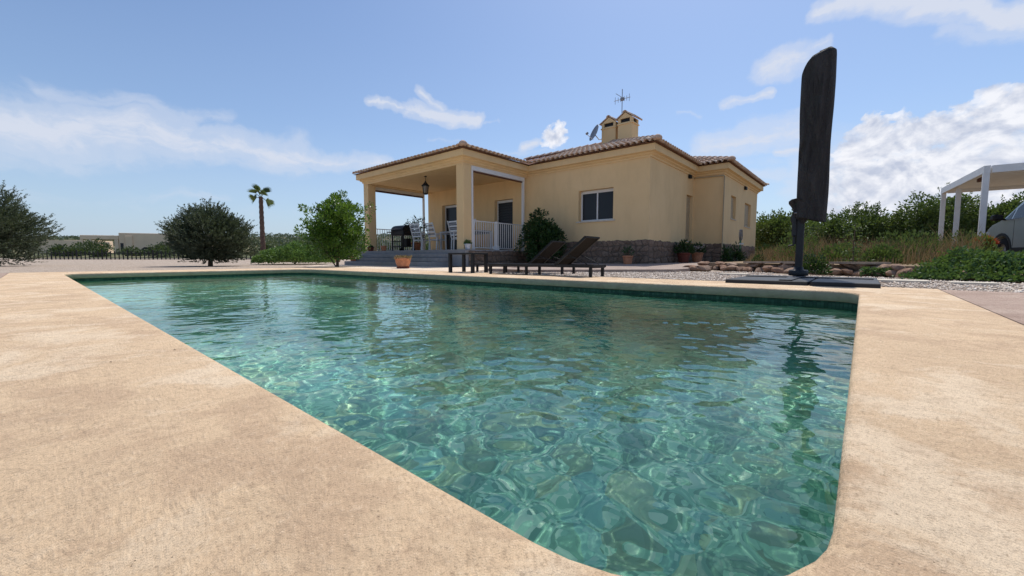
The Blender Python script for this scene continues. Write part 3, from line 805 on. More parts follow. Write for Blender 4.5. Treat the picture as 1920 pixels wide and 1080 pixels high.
def tile_mesh(name, L=.40, r0=.098, r1=.078, th=.016, n=7):
    v = []; f = []
    for (x, r, z) in ((0, r0, .020), (L, r1, .0)):
        for rr in (r, r-th):
            for k in range(n+1):
                t = PI*k/n; v.append((x, rr*math.cos(t), z + rr*.82*math.sin(t)))
    N = n+1
    for k in range(n):
        f += [(k, 2*N+k, 2*N+k+1, k+1), (N+k, N+k+1, 3*N+k+1, 3*N+k), (k, k+1, N+k+1, N+k)]
    me = bpy.data.meshes.new(name); me.from_pydata(v, [], f)
    me.polygons.foreach_set('use_smooth', [i % 3 != 2 for i in range(len(f))]); me.update(); me.materials.append(M_TILE); return me
ME_TILE = tile_mesh('tile'); ME_RIDGE = tile_mesh('ridge_tile', .42, .125, .105, .018)
tiles = []           # (priority, matrix)
def slope_tiles(p0, along, up, width, maxrun, start_cut, end_cut, pri, pitch=.19, course=.345, off=-.05):
    """eave start, direction along the eave, horizontal up-slope direction"""
    p0 = Vector(p0); a = Vector(along); u = Vector(up); s3 = (u + Vector((0, 0, SL))).normalized(); nrm = a.cross(s3)
    if nrm.z < 0: nrm = -nrm
    n = int(width/pitch); k = (width - n*pitch)/2 + pitch/2
    for i in range(n):
        s = k + i*pitch; run = maxrun
        if start_cut: run = min(run, s)
        if end_cut: run = min(run, width-s)
        j = 0; x = off
        while x < run - .1 or j == 0:
            d = 1/math.sqrt(1+SL*SL)
            P = p0 + a*s + u*(x*d) + Vector((0, 0, SL*x*d)) + nrm*(.008 + .004*rnd.random())
            y3 = nrm.cross(s3); e = rnd.uniform(-.012, .012)
            M = Matrix((s3, y3, nrm)).transposed().to_4x4(); M.translation = P
            tiles.append((pri + j*(1 if pri < 50 else 2), M @ Matrix.Rotation(e, 4, 'Z'))); j += 1; x += course
            if j > 24: break
A = Vector
slope_tiles((11.56, 4.55, EZ), (0, 1, 0), (-1, 0, 0) if False else (1, 0, 0), 9.12-4.55, 3.3, True, False, 1)
slope_tiles((8.42, 9.12, EZ), (0, 1, 0), (1, 0, 0), 6.41, 3.2, True, True, 0 + 60)
slope_tiles((8.42, 9.12, EZ), (1, 0, 0), (0, 1, 0), 3.14, 3.2, True, False, 60)
slope_tiles((11.56, 4.55, EZ), (1, 0, 0), (0, 1, 0), 4.06, 3.3, True, False, 60)
slope_tiles((15.62, 3.57, EZ), (0, 1, 0), (1, 0, 0), 3.2, 3.2, True, False, 2)
slope_tiles((15.62, 3.57, EZ), (1, 0, 0), (0, 1, 0), 6.5, 3.2, True, True, 60)
tiles.sort(key=lambda t: t[0] if t[0] < 40 else (1.5 if t[0] == 60 else t[0]))
for p, M in tiles[:285]:
    o = bpy.data.objects.new('tile', ME_TILE); COL.objects.link(o); o.parent = roof; o.matrix_local = M
rest = MB()
tv0 = [v.co.copy() for v in ME_TILE.vertices]; tf0 = [tuple(p.vertices) for p in ME_TILE.polygons]
for p, M in tiles[285:]: rest.add([M @ c for c in tv0], tf0, True)
tag(rest.build('tile_field', M_TILE, roof), kind='stuff')
# hip tiles from each outer corner upwards
def hip_tiles(c, d, n):
    c = Vector(c); d = Vector(d).normalized(); s3 = (d + Vector((0, 0, SL/math.sqrt(2)))).normalized(); y = Vector((-d.y, d.x, 0)); z = s3.cross(y)
    if z.z < 0: z = -z; y = -y
    for i in range(n):
        M = Matrix((s3, y, z)).transposed().to_4x4(); M.translation = c + s3*(i*.36 - .06) + z*.045
        o = bpy.data.objects.new('ridge_tile', ME_RIDGE); COL.objects.link(o); o.parent = roof; o.matrix_local = M
hip_tiles((8.42, 9.12, EZ), (1, 1, 0), 12); hip_tiles((11.56, 4.55, EZ), (1, 1, 0), 12); hip_tiles((15.62, 3.57, EZ), (1, 1, 0), 12)
hip_tiles((22.18, 3.57, EZ), (-1, 1, 0), 12)
cap = MB()
for c in ((8.42, 9.12), (11.56, 4.55), (15.62, 3.57)): cap.lathe((c[0]-.02, c[1]-.02, EZ+.05), [(.0, -.03), (.10, -.03), (.118, .02), (.10, .075), (.05, .11), (0, .118)], 14)
cap.build('hip_end_cap', M_TILE, roof)
# ridge caps of the main roof
for i in range(12):
    M = Matrix.Translation((14.88, 7.6 + i*.36, EZ + SL*3.32 + .03)) @ Matrix.Rotation(PI/2, 4, 'Z')
    o = bpy.data.objects.new('ridge_tile', ME_RIDGE); COL.objects.link(o); o.parent = roof; o.matrix_local = M

# stone plinth: irregular stones, each its own piece, over mortar
def plinth(o, u, n, w, z0, top, cols, rows, seed, capn=400):
    r = np.random.default_rng(seed); o = Vector(o); u = Vector(u); n = Vector(n)
    m = MB(); P = lambda s, z, d: o + u*s + n*d + Vector((0, 0, z))
    N = 40; v = [P(w*i/N, z0, .02) for i in range(N+1)] + [P(w*i/N, top - .02 + .02*math.sin(i*.9) + .01*math.sin(i*2.3), .02) for i in range(N+1)]
    f = [(i, i+1, N+2+i, N+1+i) for i in range(N)]
    v += [P(w*i/N, top - .02 + .02*math.sin(i*.9) + .01*math.sin(i*2.3), -.002) for i in range(N+1)]
    f += [(N+1+i, N+2+i, 2*N+3+i, 2*N+2+i) for i in range(N)]
    base = m.add(v, f).build('plinth', M_STONEW, house, False)
    gs = np.linspace(0, w, cols+1); gz = np.linspace(z0, top, rows+1)
    S = np.array([[gs[i] + (r.uniform(-.38, .38)*w/cols if 0 < i < cols else 0) + (.5*w/cols if j % 2 and 0 < i < cols else 0)*.9 for j in range(rows+1)] for i in range(cols+1)])
    Z = np.array([[gz[j] + (r.uniform(-.3, .3)*(top-z0)/rows if 0 < j < rows else (r.uniform(-.03, .015) if j == rows else 0)) for j in range(rows+1)] for i in range(cols+1)])
    for i in range(cols):
        for j in range(rows):
            q = [(S[i, j], Z[i, j]), (S[i+1, j], Z[i+1, j]), (S[i+1, j+1], Z[i+1, j+1]), (S[i, j+1], Z[i, j+1])]
            cx = sum(a for a, _ in q)/4; cz = sum(b for _, b in q)/4; sh = 1 - .018/(w/cols)*1.2
            pts = []
            for k in range(4):
                a, b = q[k], q[(k+1) % 4]
                pts += [(a[0]*.8+b[0]*.2, a[1]*.8+b[1]*.2), (a[0]*.2+b[0]*.8, a[1]*.2+b[1]*.8)]
            pts = [(cx + (x-cx)*sh + r.uniform(-.006, .006), cz + (z-cz)*sh*.97 + r.uniform(-.006, .006)) for x, z in pts]
            dep = r.uniform(.026, .048)
            V = [P(x, z, .018) for x, z in pts] + [P(cx + (x-cx)*.93, cz + (z-cz)*.93, dep) for x, z in pts] + [P(cx + r.uniform(-.03, .03), cz + r.uniform(-.02, .02), dep + r.uniform(.004, .02))]
            F = [(k, (k+1) % 8, 8+(k+1) % 8, 8+k) for k in range(8)] + [(8+k, 8+(k+1) % 8, 16) for k in range(8)]
            MB().add(V, F).build('stone', M_PLINTH, base, False)
plinth((WX, WY-.02, 0), (0, 1, 0), (-1, 0, 0), 9.40-WY, -.06, .81, 25, 5, 1)
plinth((WX-.02, WY, 0), (1, 0, 0), (0, -1, 0), 15.9-WX, -.06, .80, 14, 5, 2)
plinth((15.9, 3.85-.02, 0), (0, 1, 0), (-1, 0, 0), WY-3.85, -.06, .78, 4, 5, 3)
plinth((15.9-.02, 3.85, 0), (1, 0, 0), (0, -1, 0), 5.9, -.06, .78, 12, 3, 4)
plinth((8.62, 9.14, 0), (1, 0, 0), (0, -1, 0), 11.85-8.62, -.04, .49, 14, 3, 5)

# porch floor and steps
MB().bbox(8.50, 11.849, 9.14, 15.3, .0, .52, .01).build('porch_floor', M_STEP, house)
steps = thing('porch_steps', 'three broad grey stone steps leading up to the porch', 'steps', (8.1, 12.2, 0))
for k, (x0, z1) in enumerate(((7.68, .135), (7.96, .265), (8.24, .395))):
    MB().bbox(x0-8.1, 8.497-8.1, 9.75-12.2+.04*k, 15.0-12.2-.04*k, -.05 if k == 0 else z1-.13+.003, z1, .012).build('step', M_STEP, steps)

# windows and doors
def front_window(y0, y1, z0, z1, kind):
    d = WX + .19; f = MB(); t = .05
    f.bbox(d-.03, d+.03, y0+.002, y0+t, z0+.002, z1-.002); f.bbox(d-.03, d+.03, y1-t, y1-.002, z0+.002, z1-.002)
    f.bbox(d-.031, d+.031, y0+t, y1-t, z0+.002, z0+t); f.bbox(d-.031, d+.031, y0+t, y1-t, z1-t*1.9, z1-.002)
    ym = (y0+y1)/2 + .02
    if kind == 'window': f.bbox(d-.028, d+.028, ym-.022, ym+.022, z0+t, z1-t*1.9)
    o = f.build('window' if kind != 'door' else 'patio_door', M_WHITE, house)
    MB().box(d+.004, d+.010, y0+t, y1-t, z0+t, z1-t).build('pane', M_DARKGLASS, o)
    if kind == 'window': MB().bbox(WX-.045, WX+.15, y0-.07, y1+.07, z0-.045, z0-.002).build('sill', M_LIMESLAB, o)
    return o
front_window(6.0, 7.25, 1.46, 2.46, 'window')
o = front_window(12.4, 14.22, .53, 2.55, 'patio')
MB().bbox(WX+.15, WX+.21, 13.27, 13.33, .58, 2.45).build('stile', M_WHITE, o)
# porch door: dark slatted screen
o = front_window(10.12, 11.06, .53, 2.49, 'door')
for k in range(18): MB().box(WX+.165, WX+.188, 10.18, 11.0, .60+k*.1, .675+k*.1).build('slat', M_DARK, o)
def side_shutter(x0, x1, z0, z1, Y, slats=True):
    f = MB().bbox(x0+.002, x1-.002, Y+.10, Y+.155, z0+.002, z1-.002, .004).build('window', M_SHUT, house)
    n = int((z1-z0)/.09)
    for k in range(n): MB().bbox(x0+.04, x1-.04, Y+.085, Y+.105, z0+.03+k*(z1-z0-.04)/n, z0+.03+(k+.86)*(z1-z0-.04)/n, .006).build('slat', M_SHUT, f)
    MB().bbox(x0-.04, x1+.04, Y-.03, Y+.09, z0-.035, z0-.002).build('sill', M_LIMESLAB, f)
side_shutter(15.13, 15.82, .86, 2.50, WY); side_shutter(17.08, 17.86, 1.74, 2.60, 3.85); side_shutter(19.42, 20.62, 1.58, 2.56, 3.85)

# white blind boxes round the two side openings of the porch
f = MB(); Y = 9.395
f.bbox(9.035, 11.66, Y, Y+.10, 3.0, 3.135); f.bbox(9.035, 9.10, Y+.003, Y+.09, .53, 2.998); f.bbox(11.59, 11.66, Y+.003, Y+.09, .53, 2.998)
o = f.build('blind_frame', M_WHITE, house); MB().tube([(9.11, Y+.07, 2.975), (11.58, Y+.07, 2.975)], .028).build('rolled_blind', M_BROWN, o)
f = MB(); Y = 15.12
f.bbox(9.035, 11.60, Y, Y+.10, 3.0, 3.12); f.bbox(11.53, 11.60, Y+.003, Y+.09, .53, 2.998); f.bbox(9.035, 9.07, Y+.003, Y+.09, .53, 2.998)
o = f.build('blind_frame', M_WHITE, house); MB().tube([(9.08, Y+.05, 2.965), (11.52, Y+.05, 2.965)], .035).build('rolled_blind', M_BROWN, o)
# pipes and small wall lamps
MB().tube([(15.86, WY-.02, 3.16), (15.86, 3.83, 3.14), (15.86, 3.81, 3.1), (15.86, 3.81, .05)], .022).build('pipe', M_SHUT, house)
for (x, z, Y) in ((15.3, 3.14, WY), (19.2, 3.12, 3.85)):
    w_ = MB().bbox(x-.09, x+.09, Y-.10, Y-.01, z-.07, z+.05, .01).bar((x, Y-.05, z+.05), (x, Y, z+.07), .04).build('wall_lamp', M_BLACK, house)

# chimneys
def chimney(x0, x1, y0, y1, zt):
    c = MB().bbox(x0, x1, y0, y1, 4.0, zt, .008); c.bbox(x0-.03, x1+.03, y0-.03, y1+.03, zt-.075, zt-.03, .006)
    ch = c.build('chimney', M_STUCCO, roof)
    p = MB(); h = .135
    for x in (x0, x1-.1):
        for y in (y0, y1-.1): p.box(x, x+.1, y, y+.1, zt, zt+h)
    ym = (y0+y1)/2; ov = .07
    # gable block over the opening, ridge running front to back
    p.add([(x0, y0, zt+h), (x0, y1, zt+h), (x0, ym, zt+h+.20), (x1, y0, zt+h), (x1, y1, zt+h), (x1, ym, zt+h+.20)], [(0, 1, 2), (5, 4, 3), (0, 3, 4, 1), (0, 2, 5, 3), (1, 4, 5, 2)])
    p.build('chimney_cap', M_STUCCO, roof)
    MB().box(x0+.06, x1-.06, y0+.06, y1-.06, zt-.02, zt+h+.01).build('flue_shade_fill', M_BLACK, roof)  # solid black block standing for the shade inside the open cap
    t = MB()
    for s, ye in ((1, y0), (-1, y1)):
        run = abs(ym-ye) + ov; up = Vector((0, s*run, .20+ov*.8)).normalized(); L = math.hypot(run, .20+ov*.7)
        nrm = Vector((1, 0, 0)).cross(up); nrm = nrm if nrm.z > 0 else -nrm; yy = nrm.cross(up)
        k = x0
        while k < x1 + .02:
            M = Matrix((up, yy, nrm)).transposed().to_4x4(); M.translation = Vector((k+.03, ye - s*ov, zt+h-ov*.55)) + nrm*.01
            t.add([M @ Vector((c.x*L/.4, c.y*.72, c.z*.72)) for c in tv0], tf0, True); k += .135
    k = x0-.05
    M = Matrix.Translation((x0-.06, ym, zt+h+.185)); t.add([M @ Vector((c.x*(x1-x0+.12)/.4, c.y*.85, c.z*.85)) for c in tv0], tf0, True)
    t.build('cap_tiles', M_TILE, roof)
chimney(14.35, 14.90, 7.22, 7.80, 5.19); chimney(14.20, 14.72, 6.50, 7.06, 5.17)

dish = thing('satellite_dish', 'grey satellite dish on an arm beside the chimney', 'satellite dish', (14.3, 7.98, 4.95))
prof = [(0, -.07), (.1, -.063), (.2, -.04), (.29, 0), (.295, .006), (.2, -.03), (.1, -.052), (0, -.06)]
Rm = Vector((-.62, .42, .30)).normalized().to_track_quat('Z', 'Y').to_matrix().to_4x4()
MB().lathe((0, 0, 0), prof, 26, Matrix.Translation((-.1, .06, .08)) @ Rm @ Matrix.Scale(1.12, 4, (0, 1, 0))).build('dish', M_GREYM, dish)
MB().tube([(-.06, .05, .02), (.08, -.06, -.16), (.1, -.26, -.16)], .02).tube([(-.14, .07, -.18), (-.38, .25, .02)], .012).build('arm', M_WHITE, dish)
MB().tube([(-.38, .23, .0), (-.33, .20, .05)], .045, 10).build('receiver', M_GREYM, dish)
ant = thing('tv_antenna', 'thin rooftop television antenna rising between the two chimneys', 'antenna', (14.55, 7.08, 5.0))
MB().tube([(0, 0, -.1), (0, 0, 1.5)], .015, 6).build('mast', M_GREYM, ant)
a = MB(); a.tube([(-.05, .30, 1.12), (.05, -.30, 1.16)], .010, 5)
for t in (-.28, -.18, -.08, .06, .16, .28): a.tube([(0, t, 1.14-.13*(1 if abs(t) > .2 else .7)), (0, t, 1.14+.13*(1 if abs(t) > .2 else .7))], .008, 5)
a.bbox(-.05, .05, -.08, .06, 1.09, 1.19, .01); a.tube([(0, 0, 1.2), (-.2, .16, 1.32)], .009, 5)
a.build('aerial', M_GREYM, ant)

# porch railings
def railing(name, label, x0, x1, Y, post_x=None):
    t = thing(name, label, 'railing', (x0, Y, .52), 0, 'porch railings')
    w = x1-x0; MB().bbox(0, w, -.018, .018, .90, .93, .004).build('top_rail', M_WHITE, t); MB().bbox(0, w, -.015, .015, .05, .075, .004).build('bottom_rail', M_WHITE, t)
    n = int(w/.105); me = None
    for k in range(n+1):
        x = .02 + k*(w-.04)/n
        if me is None:
            o = MB().box(-.009, .009, -.009, .009, .075, .90).build('baluster', M_WHITE, t); me = o.data
        else:
            o = bpy.data.objects.new('baluster', me); COL.objects.link(o); o.parent = t
        o.location = (x, 0, 0)
    if post_x is not None:
        p = MB().bbox(post_x-x0-.04, post_x-x0+.04, -.045, .045, .14, .95, .006).build('post', M_WHITE, t)
        MB().bbox(post_x-x0-.09, post_x-x0+.09, -.085, .085, .0, .14, .01).build('post_base', M_WHITE, p)
    for x in (0, w): MB().bbox(x-.02, x+.02, -.02, .02, .0, .93, .004).build('end_post', M_WHITE, t)
    return t
railing('porch_railing', 'white vertical bar railing between the porch corner column and the dark shrub', 9.13, 11.56, 9.42, 10.16)
railing('porch_railing', 'white bar railing at the far open end of the porch behind the barbecue', 9.10, 11.50, 15.16)

# lantern under the porch ceiling
lan = thing('hanging_lantern', 'black metal and glass lantern hanging from the porch ceiling', 'lantern', (9.25, 12.0, 2.54))
MB().tube([(0, 0, .42), (0, 0, .64)], .008, 6).lathe((0, 0, .60), [(0, .03), (.05, .02), (.05, .0), (0, 0)], 10).build('chain', M_BLACK, lan)
MB().lathe((0, 0, .0), [(.02, .46), (.03, .42), (.11, .33), (.145, .29), (.14, .28), (.0, .28)], 12).lathe((0, 0, 0), [(0, -.03), (.05, -.02), (.09, 0), (.09, .02), (0, .02)], 12).build('hood', M_BLACK, lan)
fr_ = MB()
for k in range(6):
    t = 2*PI*k/6; fr_.bar((.085*math.cos(t), .085*math.sin(t), .02), (.12*math.cos(t), .12*math.sin(t), .28), .012)
fr_.build('cage', M_BLACK, lan)
gm = Mat('lantern_glass', .15, .5); gm.color((.45, .42, .36)); gm.b.inputs['Transmission Weight'].default_value = .6
MB().lathe((0, 0, 0), [(.075, .022), (.105, .278)], 6).build('glass', gm.m, lan)

# ================================================================== THINGS ROUND THE HOUSE
def pot_prof(r, h):
    return [(0, 0), (r*.66, 0), (r*.72, h*.1), (r*.92, h*.78), (r*.93, h*.82), (r*1.02, h*.83), (r*1.04, h*.97), (r*.98, h), (r*.88, h), (r*.86, h*.86), (0, h*.85)]
def potted(name, label, loc, r, h, mat, leafmat=None, ph=.3, pr=.2, n=260, L=.07, Wd=.03, seed=1, cat='potted plant', stems=True, group=None):
    t = thing(name, label, cat, loc, 0, group)
    MB().lathe((0, 0, 0), pot_prof(r, h), 22).build('pot', mat, t)
    MB().lathe((0, 0, h*.87), [(r*.84, 0), (0, .012)], 14).build('soil', M_SOIL, t)
    if leafmat:
        q = np.random.default_rng(seed); d = sphere_dirs(n, q); d[:, 2] = np.abs(d[:, 2])
        rr = np.power(q.uniform(.05, 1, n), 1/2.4); P = np.array([0, 0, h*.9]) + d*rr[:, None]*np.array([pr, pr, ph])
        leaves('foliage', leafmat, P, d + np.array([0, 0, .5]), L, Wd, t, r=q)
        if stems:
            s = MB()
            for k in range(5):
                a = q.uniform(0, 6.3); s.tube([(0, 0, h*.85), (pr*.3*math.cos(a), pr*.3*math.sin(a), h+ph*.35), (pr*.55*math.cos(a), pr*.55*math.sin(a), h+ph*.7)], [.008, .006, .003], 5)
            s.build('stem', M_BARK, t)
    return t

# bowl of dried succulents on the pool terrace
t = thing('terracotta_planter', 'terracotta planter of dried succulents alone on the sunny paving before the steps', 'planter', (6.08, 8.85, 0))
MB().lathe((0, 0, 0), [(0, 0), (.15, 0), (.165, .02), (.158, .045), (.0, .045)], 24).build('saucer', M_TERRAD, t)
MB().lathe((0, 0, .04), [(0, 0), (.135, 0), (.150, .02), (.185, .12), (.190, .185), (.205, .19), (.207, .215), (.190, .225), (.172, .215), (.165, .19), (0, .185)], 26).build('pot', M_TERRA, t)
q = np.random.default_rng(4); n = 420; a = q.uniform(0, 6.3, n); rr = np.sqrt(q.uniform(0, 1, n))*.19
P = np.stack([rr*np.cos(a), rr*np.sin(a), .22 + q.uniform(0, .07, n)], 1); D = np.stack([np.cos(a)*rr*4, np.sin(a)*rr*4, q.uniform(.3, 1, n)], 1)
leaves('dry_rosettes', M_DRYPLANT, P, D, .06, .024, t, .4, q)

potted('flower_pot', 'terracotta pot with low leaves on the left end of the porch steps', (7.80, 14.55, .135), .135, .24, M_TERRA, M_DARKLEAF, .10, .12, 160, .05, .03, 2, 'flower pot', False)
potted('flower_pot', 'small dark squat pot beside the left porch column', (8.60, 14.66, .52), .13, .15, M_TERRAD, M_DARKLEAF, .07, .12, 120, .05, .03, 3, 'flower pot', False)
potted('flower_pot', 'small terracotta pot between the left porch column and the barbecue', (8.78, 14.02, .52), .115, .20, M_TERRA, None, cat='flower pot')
potted('flower_pot', 'white and blue glazed pot with a green plant beside the porch corner column', (8.72, 9.27, .52), .105, .175, M_GLAZE, M_GROUNDLEAF, .13, .12, 260, .045, .022, 5, 'flower pot', False)
potted('plant_pot', 'terracotta pot with a sparse dark plant against the stone plinth below the window wall', (11.35, 5.25, .03), .15, .30, M_TERRA, M_DARKLEAF, .30, .16, 70, .09, .035, 6, 'plant pot')
potted('plant_pot', 'dark clay pot with a bushy plant at the inner corner of the plinth', (13.95, 4.5, .09), .21, .34, M_TERRAD, M_DARKLEAF, .42, .30, 300, .11, .05, 7, 'plant pot')
potted('plant_pot', 'terracotta pot with pinkish flowers right of the bushy pot by the plinth corner', (14.9, 4.35, .09), .20, .36, M_TERRA, M_DARKLEAF, .34, .24, 200, .10, .05, 8, 'plant pot')
q = np.random.default_rng(9); n = 70; P = np.array([14.75, 4.3, .60]) + q.normal(size=(n, 3))*[.10, .10, .04]
m_ = leaf_mat('pale_petal', [(.45, .36, .34), (.55, .45, .42)], .3)
o = leaves('pale_flowers', m_, P, sphere_dirs(n, q), .06, .05); tag(o, 'cluster of pale flowers in the pot at the plinth corner', 'flowers')
# make them a part of the second pot
fp = [x for x in COL.objects if x.name.startswith('plant_pot') and x.get('label', '').startswith('terracotta pot with pinkish')][0]
o.parent = fp; o.matrix_parent_inverse = Matrix.Translation(-fp.location)
for k in ('label', 'category'): del o[k]
potted('plant_pot', 'black pot with a dark plant at the far right corner of the house', (21.2, 3.25, .12), .22, .36, M_BLACK, M_DARKLEAF, .38, .3, 260, .13, .06, 12, 'plant pot')

# tall potted lemon at the back of the porch
t = thing('potted_tree', 'tall leafy tree in a terracotta pot behind the dining chairs', 'potted tree', (10.35, 14.1, .52))
MB().lathe((0, 0, 0), pot_prof(.21, .38), 22).build('pot', M_TERRA, t)
trunk('trunk', M_BARK, (0, 0, .3), [(0, 0, 0), (.02, 0, .5), (-.03, -.08, .95)], [.022, .016, .008], t, [((.01, 0, .35), (-.25, -.25, .85), .010, .004), ((.01, 0, .4), (.2, .3, .8), .010, .004)])
clump_crown('crown', M_DARKLEAF, (-.03, -.05, .92), (.30, .55, .50), 21, 42, 20, .09, .04, t, size=.10, hollow=.3)

# barbecue
t = thing('barbecue', 'dark covered barbecue trolley with side shelf standing on the porch', 'barbecue', (9.55, 13.9, .52), 0)
MB().bbox(-.26, .26, -.42, .42, .62, .80, .02).build('firebox', M_BLACKWOOD, t)
lid = MB(); n = 9
v = [( .27*math.cos(PI*k/n), y, .80 + .22*math.sin(PI*k/n)) for y in (-.40, .40) for k in range(n+1)]
lid.add(v, [(k, k+1, n+2+k, n+1+k) for k in range(n)], True).add(v[:n+1], [tuple(range(n+1))[::-1]]).add(v[n+1:], [tuple(range(n+1))])
lid.build('lid', M_BLACKWOOD, t); MB().tube([(-.27, -.28, .86), (-.33, -.28, .86), (-.33, .28, .86), (-.27, .28, .86)], .012, 6).build('handle', M_GREYM, t)
MB().bbox(-.22, .22, .43, .78, .755, .79, .006).bar((0, .72, .755), (0, .44, .62), .03).build('side_shelf', M_BLACKWOOD, t)
for x in (-.22, .22):
    for y in (-.37, .37): MB().bbox(x-.022, x+.022, y-.022, y+.022, 0, .62, .004).build('leg', M_BLACKWOOD, t)
MB().bbox(-.24, .24, -.39, .39, .17, .20, .004).bbox(-.235, -.2, -.39, .39, .36, .40, .004).bbox(-.06, .16, -.34, -.08, .2, .5, .01).build('lower_shelf', M_BLACKWOOD, t)
for y in (-.41, .41): MB().tube([(.22, y-.02, .08), (.22, y+.02, .08)], .08, 14).build('wheel', M_BLACK, t)

# dining table and high-backed slatted chairs
tb = thing('dining_table', 'white framed dining table on the porch with grey slatted top', 'table', (10.75, 11.55, .52))
MB().bbox(-.48, .48, -.95, .95, .70, .735, .004).build('tabletop', M_WHITE, tb)
for k in range(8): MB().bbox(-.46, .46, -.93+k*.235, -.93+k*.235+.215, .736, .750, .003).build('slat', M_GREYM, tb)
for x in (-.44, .44):
    for y in (-.91, .91): MB().bbox(x-.035, x+.035, y-.035, y+.035, 0, .70, .005).build('leg', M_WHITE, tb)
MB().box(-.40, .40, -.87, .87, .63, .699).build('apron', M_GREYM, tb)
tag(MB().lathe((10.6, 11.9, 1.272), [(0, 0), (.05, 0), (.10, .05), (.11, .055), (.09, .05), (0, .02)], 16).build('bowl', M_BLACK), 'small dark bowl standing on the porch dining table', 'bowl')
tag(MB().lathe((10.7, 11.45, 1.272), [(0, 0), (.035, 0), (.036, .14), (.015, .18), (.014, .23), (0, .235)], 12).build('bottle', M_DARK), 'dark bottle standing on the porch dining table', 'bottle')
def chair(label, x, y, rz):
    c = thing('dining_chair', label, 'chair', (x, y, .52), rz, 'white high-backed dining chairs on the porch')
    # faces +X locally
    tilt = .17
    for s in (-1, 1):
        MB().bar((-.20, s*.24, .0), (-.17, s*.24, .45), .034, .03).bar((-.17, s*.24, .43), (-.20-tilt*1.0, s*.23, 1.04), .034, .03).build('rear_leg', M_WHITE, c)
        MB().bar((.24, s*.24, 0), (.20, s*.24, .62), .034, .03).build('front_leg', M_WHITE, c)
        MB().bbox(-.24, .26, s*.24-.03, s*.24+.03, .62, .645, .005).build('armrest', M_WHITE, c)
    for k in range(6): MB().bbox(-.20+k*.073, -.14+k*.073, -.22, .22, .425, .44, .003).build('seat_slat', M_GREYM, c)
    for k in range(7):
        z = .52 + k*.076; x0 = -.185 - (z-.43)/.61*tilt
        MB().bbox(x0-.010, x0+.010, -.225, .225, z, z+.055, .003).build('back_slat', M_GREYM if k % 2 else M_WHITE, c)
    MB().bbox(-.19, .21, -.235, .235, .395, .424, .003).build('seat_frame', M_WHITE, c)
chair('white high-backed slatted chair next to the potted tree, left of the pair', 9.72, 12.92, .10)
chair('white high-backed slatted chair nearer the porch corner column, right of the pair', 9.92, 12.22, -.08)
chair('white slatted chair half hidden behind the porch corner column', 9.95, 10.98, .0)
chair('white chair standing just inside the railing below the blind frame', 9.45, 10.25, 1.45)
tag(MB().bbox(9.27, 9.63, 10.10, 10.42, .965, 1.03, .02).bbox(9.27, 9.63, 10.05, 10.09, .97, 1.18, .02).build('cushion', simple('red_cushion', (.16, .03, .035), .9, .1)), 'dark red cushion on the chair inside the railing', 'cushion')

# side table and loungers on the pool edge
t = thing('side_table', 'low dark square side table at the foot of the sun loungers', 'side table', (5.15, 5.47, 0), .03)
tp = MB().bbox(-.20, .20, -.315, .315, .325, .357, .004).build('table_top', M_BLACKWOOD, t)
for x in (-.172, .172):
    for y in (-.285, .285): MB().bbox(x-.027, x+.027, y-.027, y+.027, 0, .325, .003).build('leg', M_BLACKWOOD, t)
def lounger(label, x0, y0, L, W_, rz):
    """origin at the near foot corner, body runs towards -Y"""
    o = thing('sun_lounger', label, 'sun lounger', (x0, y0, 0 if x0 < 5.4 else -.012), rz, 'dark sling sun loungers beside the pool')
    zt = .172
    f = MB(); f.bbox(0, .03, -L, 0, zt-.042, zt, .003); f.bbox(W_-.03, W_, -L, 0, zt-.042, zt, .003)
    f.bbox(.035, W_-.035, -.035, 0, zt-.048, zt-.002, .003); f.bbox(.035, W_-.035, -L, -L+.035, zt-.048, zt-.002, .003)
    f.build('frame', M_BLACKWOOD, o)
    for y in (-.05, -.80, -L+.06):
        for x in (.0, W_-.05):
            MB().bbox(x+.004, x+.042, y-.036, y+.002, 0, zt-.043, .003).build('leg', M_BLACKWOOD, o)
    hy = -1.36                                   # hinge
    sl = MB(); n = 10
    v = [(x, hy*k/n, zt-.012-.012*math.sin(PI*k/n)) for x in (.036, W_-.036) for k in range(n+1)]
    sl.add(v, [(k, k+1, n+2+k, n+1+k) for k in range(n)], True).build('seat_sling', M_SLING, o)
    dy, dz = -.50, .385
    bk = MB()
    for x in (.012, W_-.012): bk.bar((x, hy, zt-.01), (x, hy+dy, zt+dz), .024, .034)
    bk.bar((.0, hy+dy, zt+dz), (W_, hy+dy, zt+dz), .028, .022); bk.bar((.02, hy+dy*.28, zt+dz*.28-.01), (W_-.02, hy+dy*.28, zt+dz*.28-.01), .02)
    b_ = bk.build('back_frame', M_BLACKWOOD, o)
    s2 = MB(); s2.add([(x, hy+dy*k/8, zt+dz*k/8 - .006 - .012*math.sin(PI*k/8)) for x in (.024, W_-.024) for k in range(9)], [(k, k+1, 10+k, 9+k) for k in range(8)], True)
    s2.build('back_sling', M_SLING, o)
    for x in (.03, W_-.03): MB().bar((x, hy+dy*.42, zt+dz*.42-.02), (x, -L+.10, zt+.005), .011).build('back_strut', M_BLACKWOOD, o)
    return o
lounger('dark sling sun lounger nearer the pool with its back raised', 4.93, 4.78, 1.98, .40, .015)
lounger('dark sling sun lounger behind the other, its raised back nearer the shrub', 5.70, 5.88, 2.10, .42, .015)

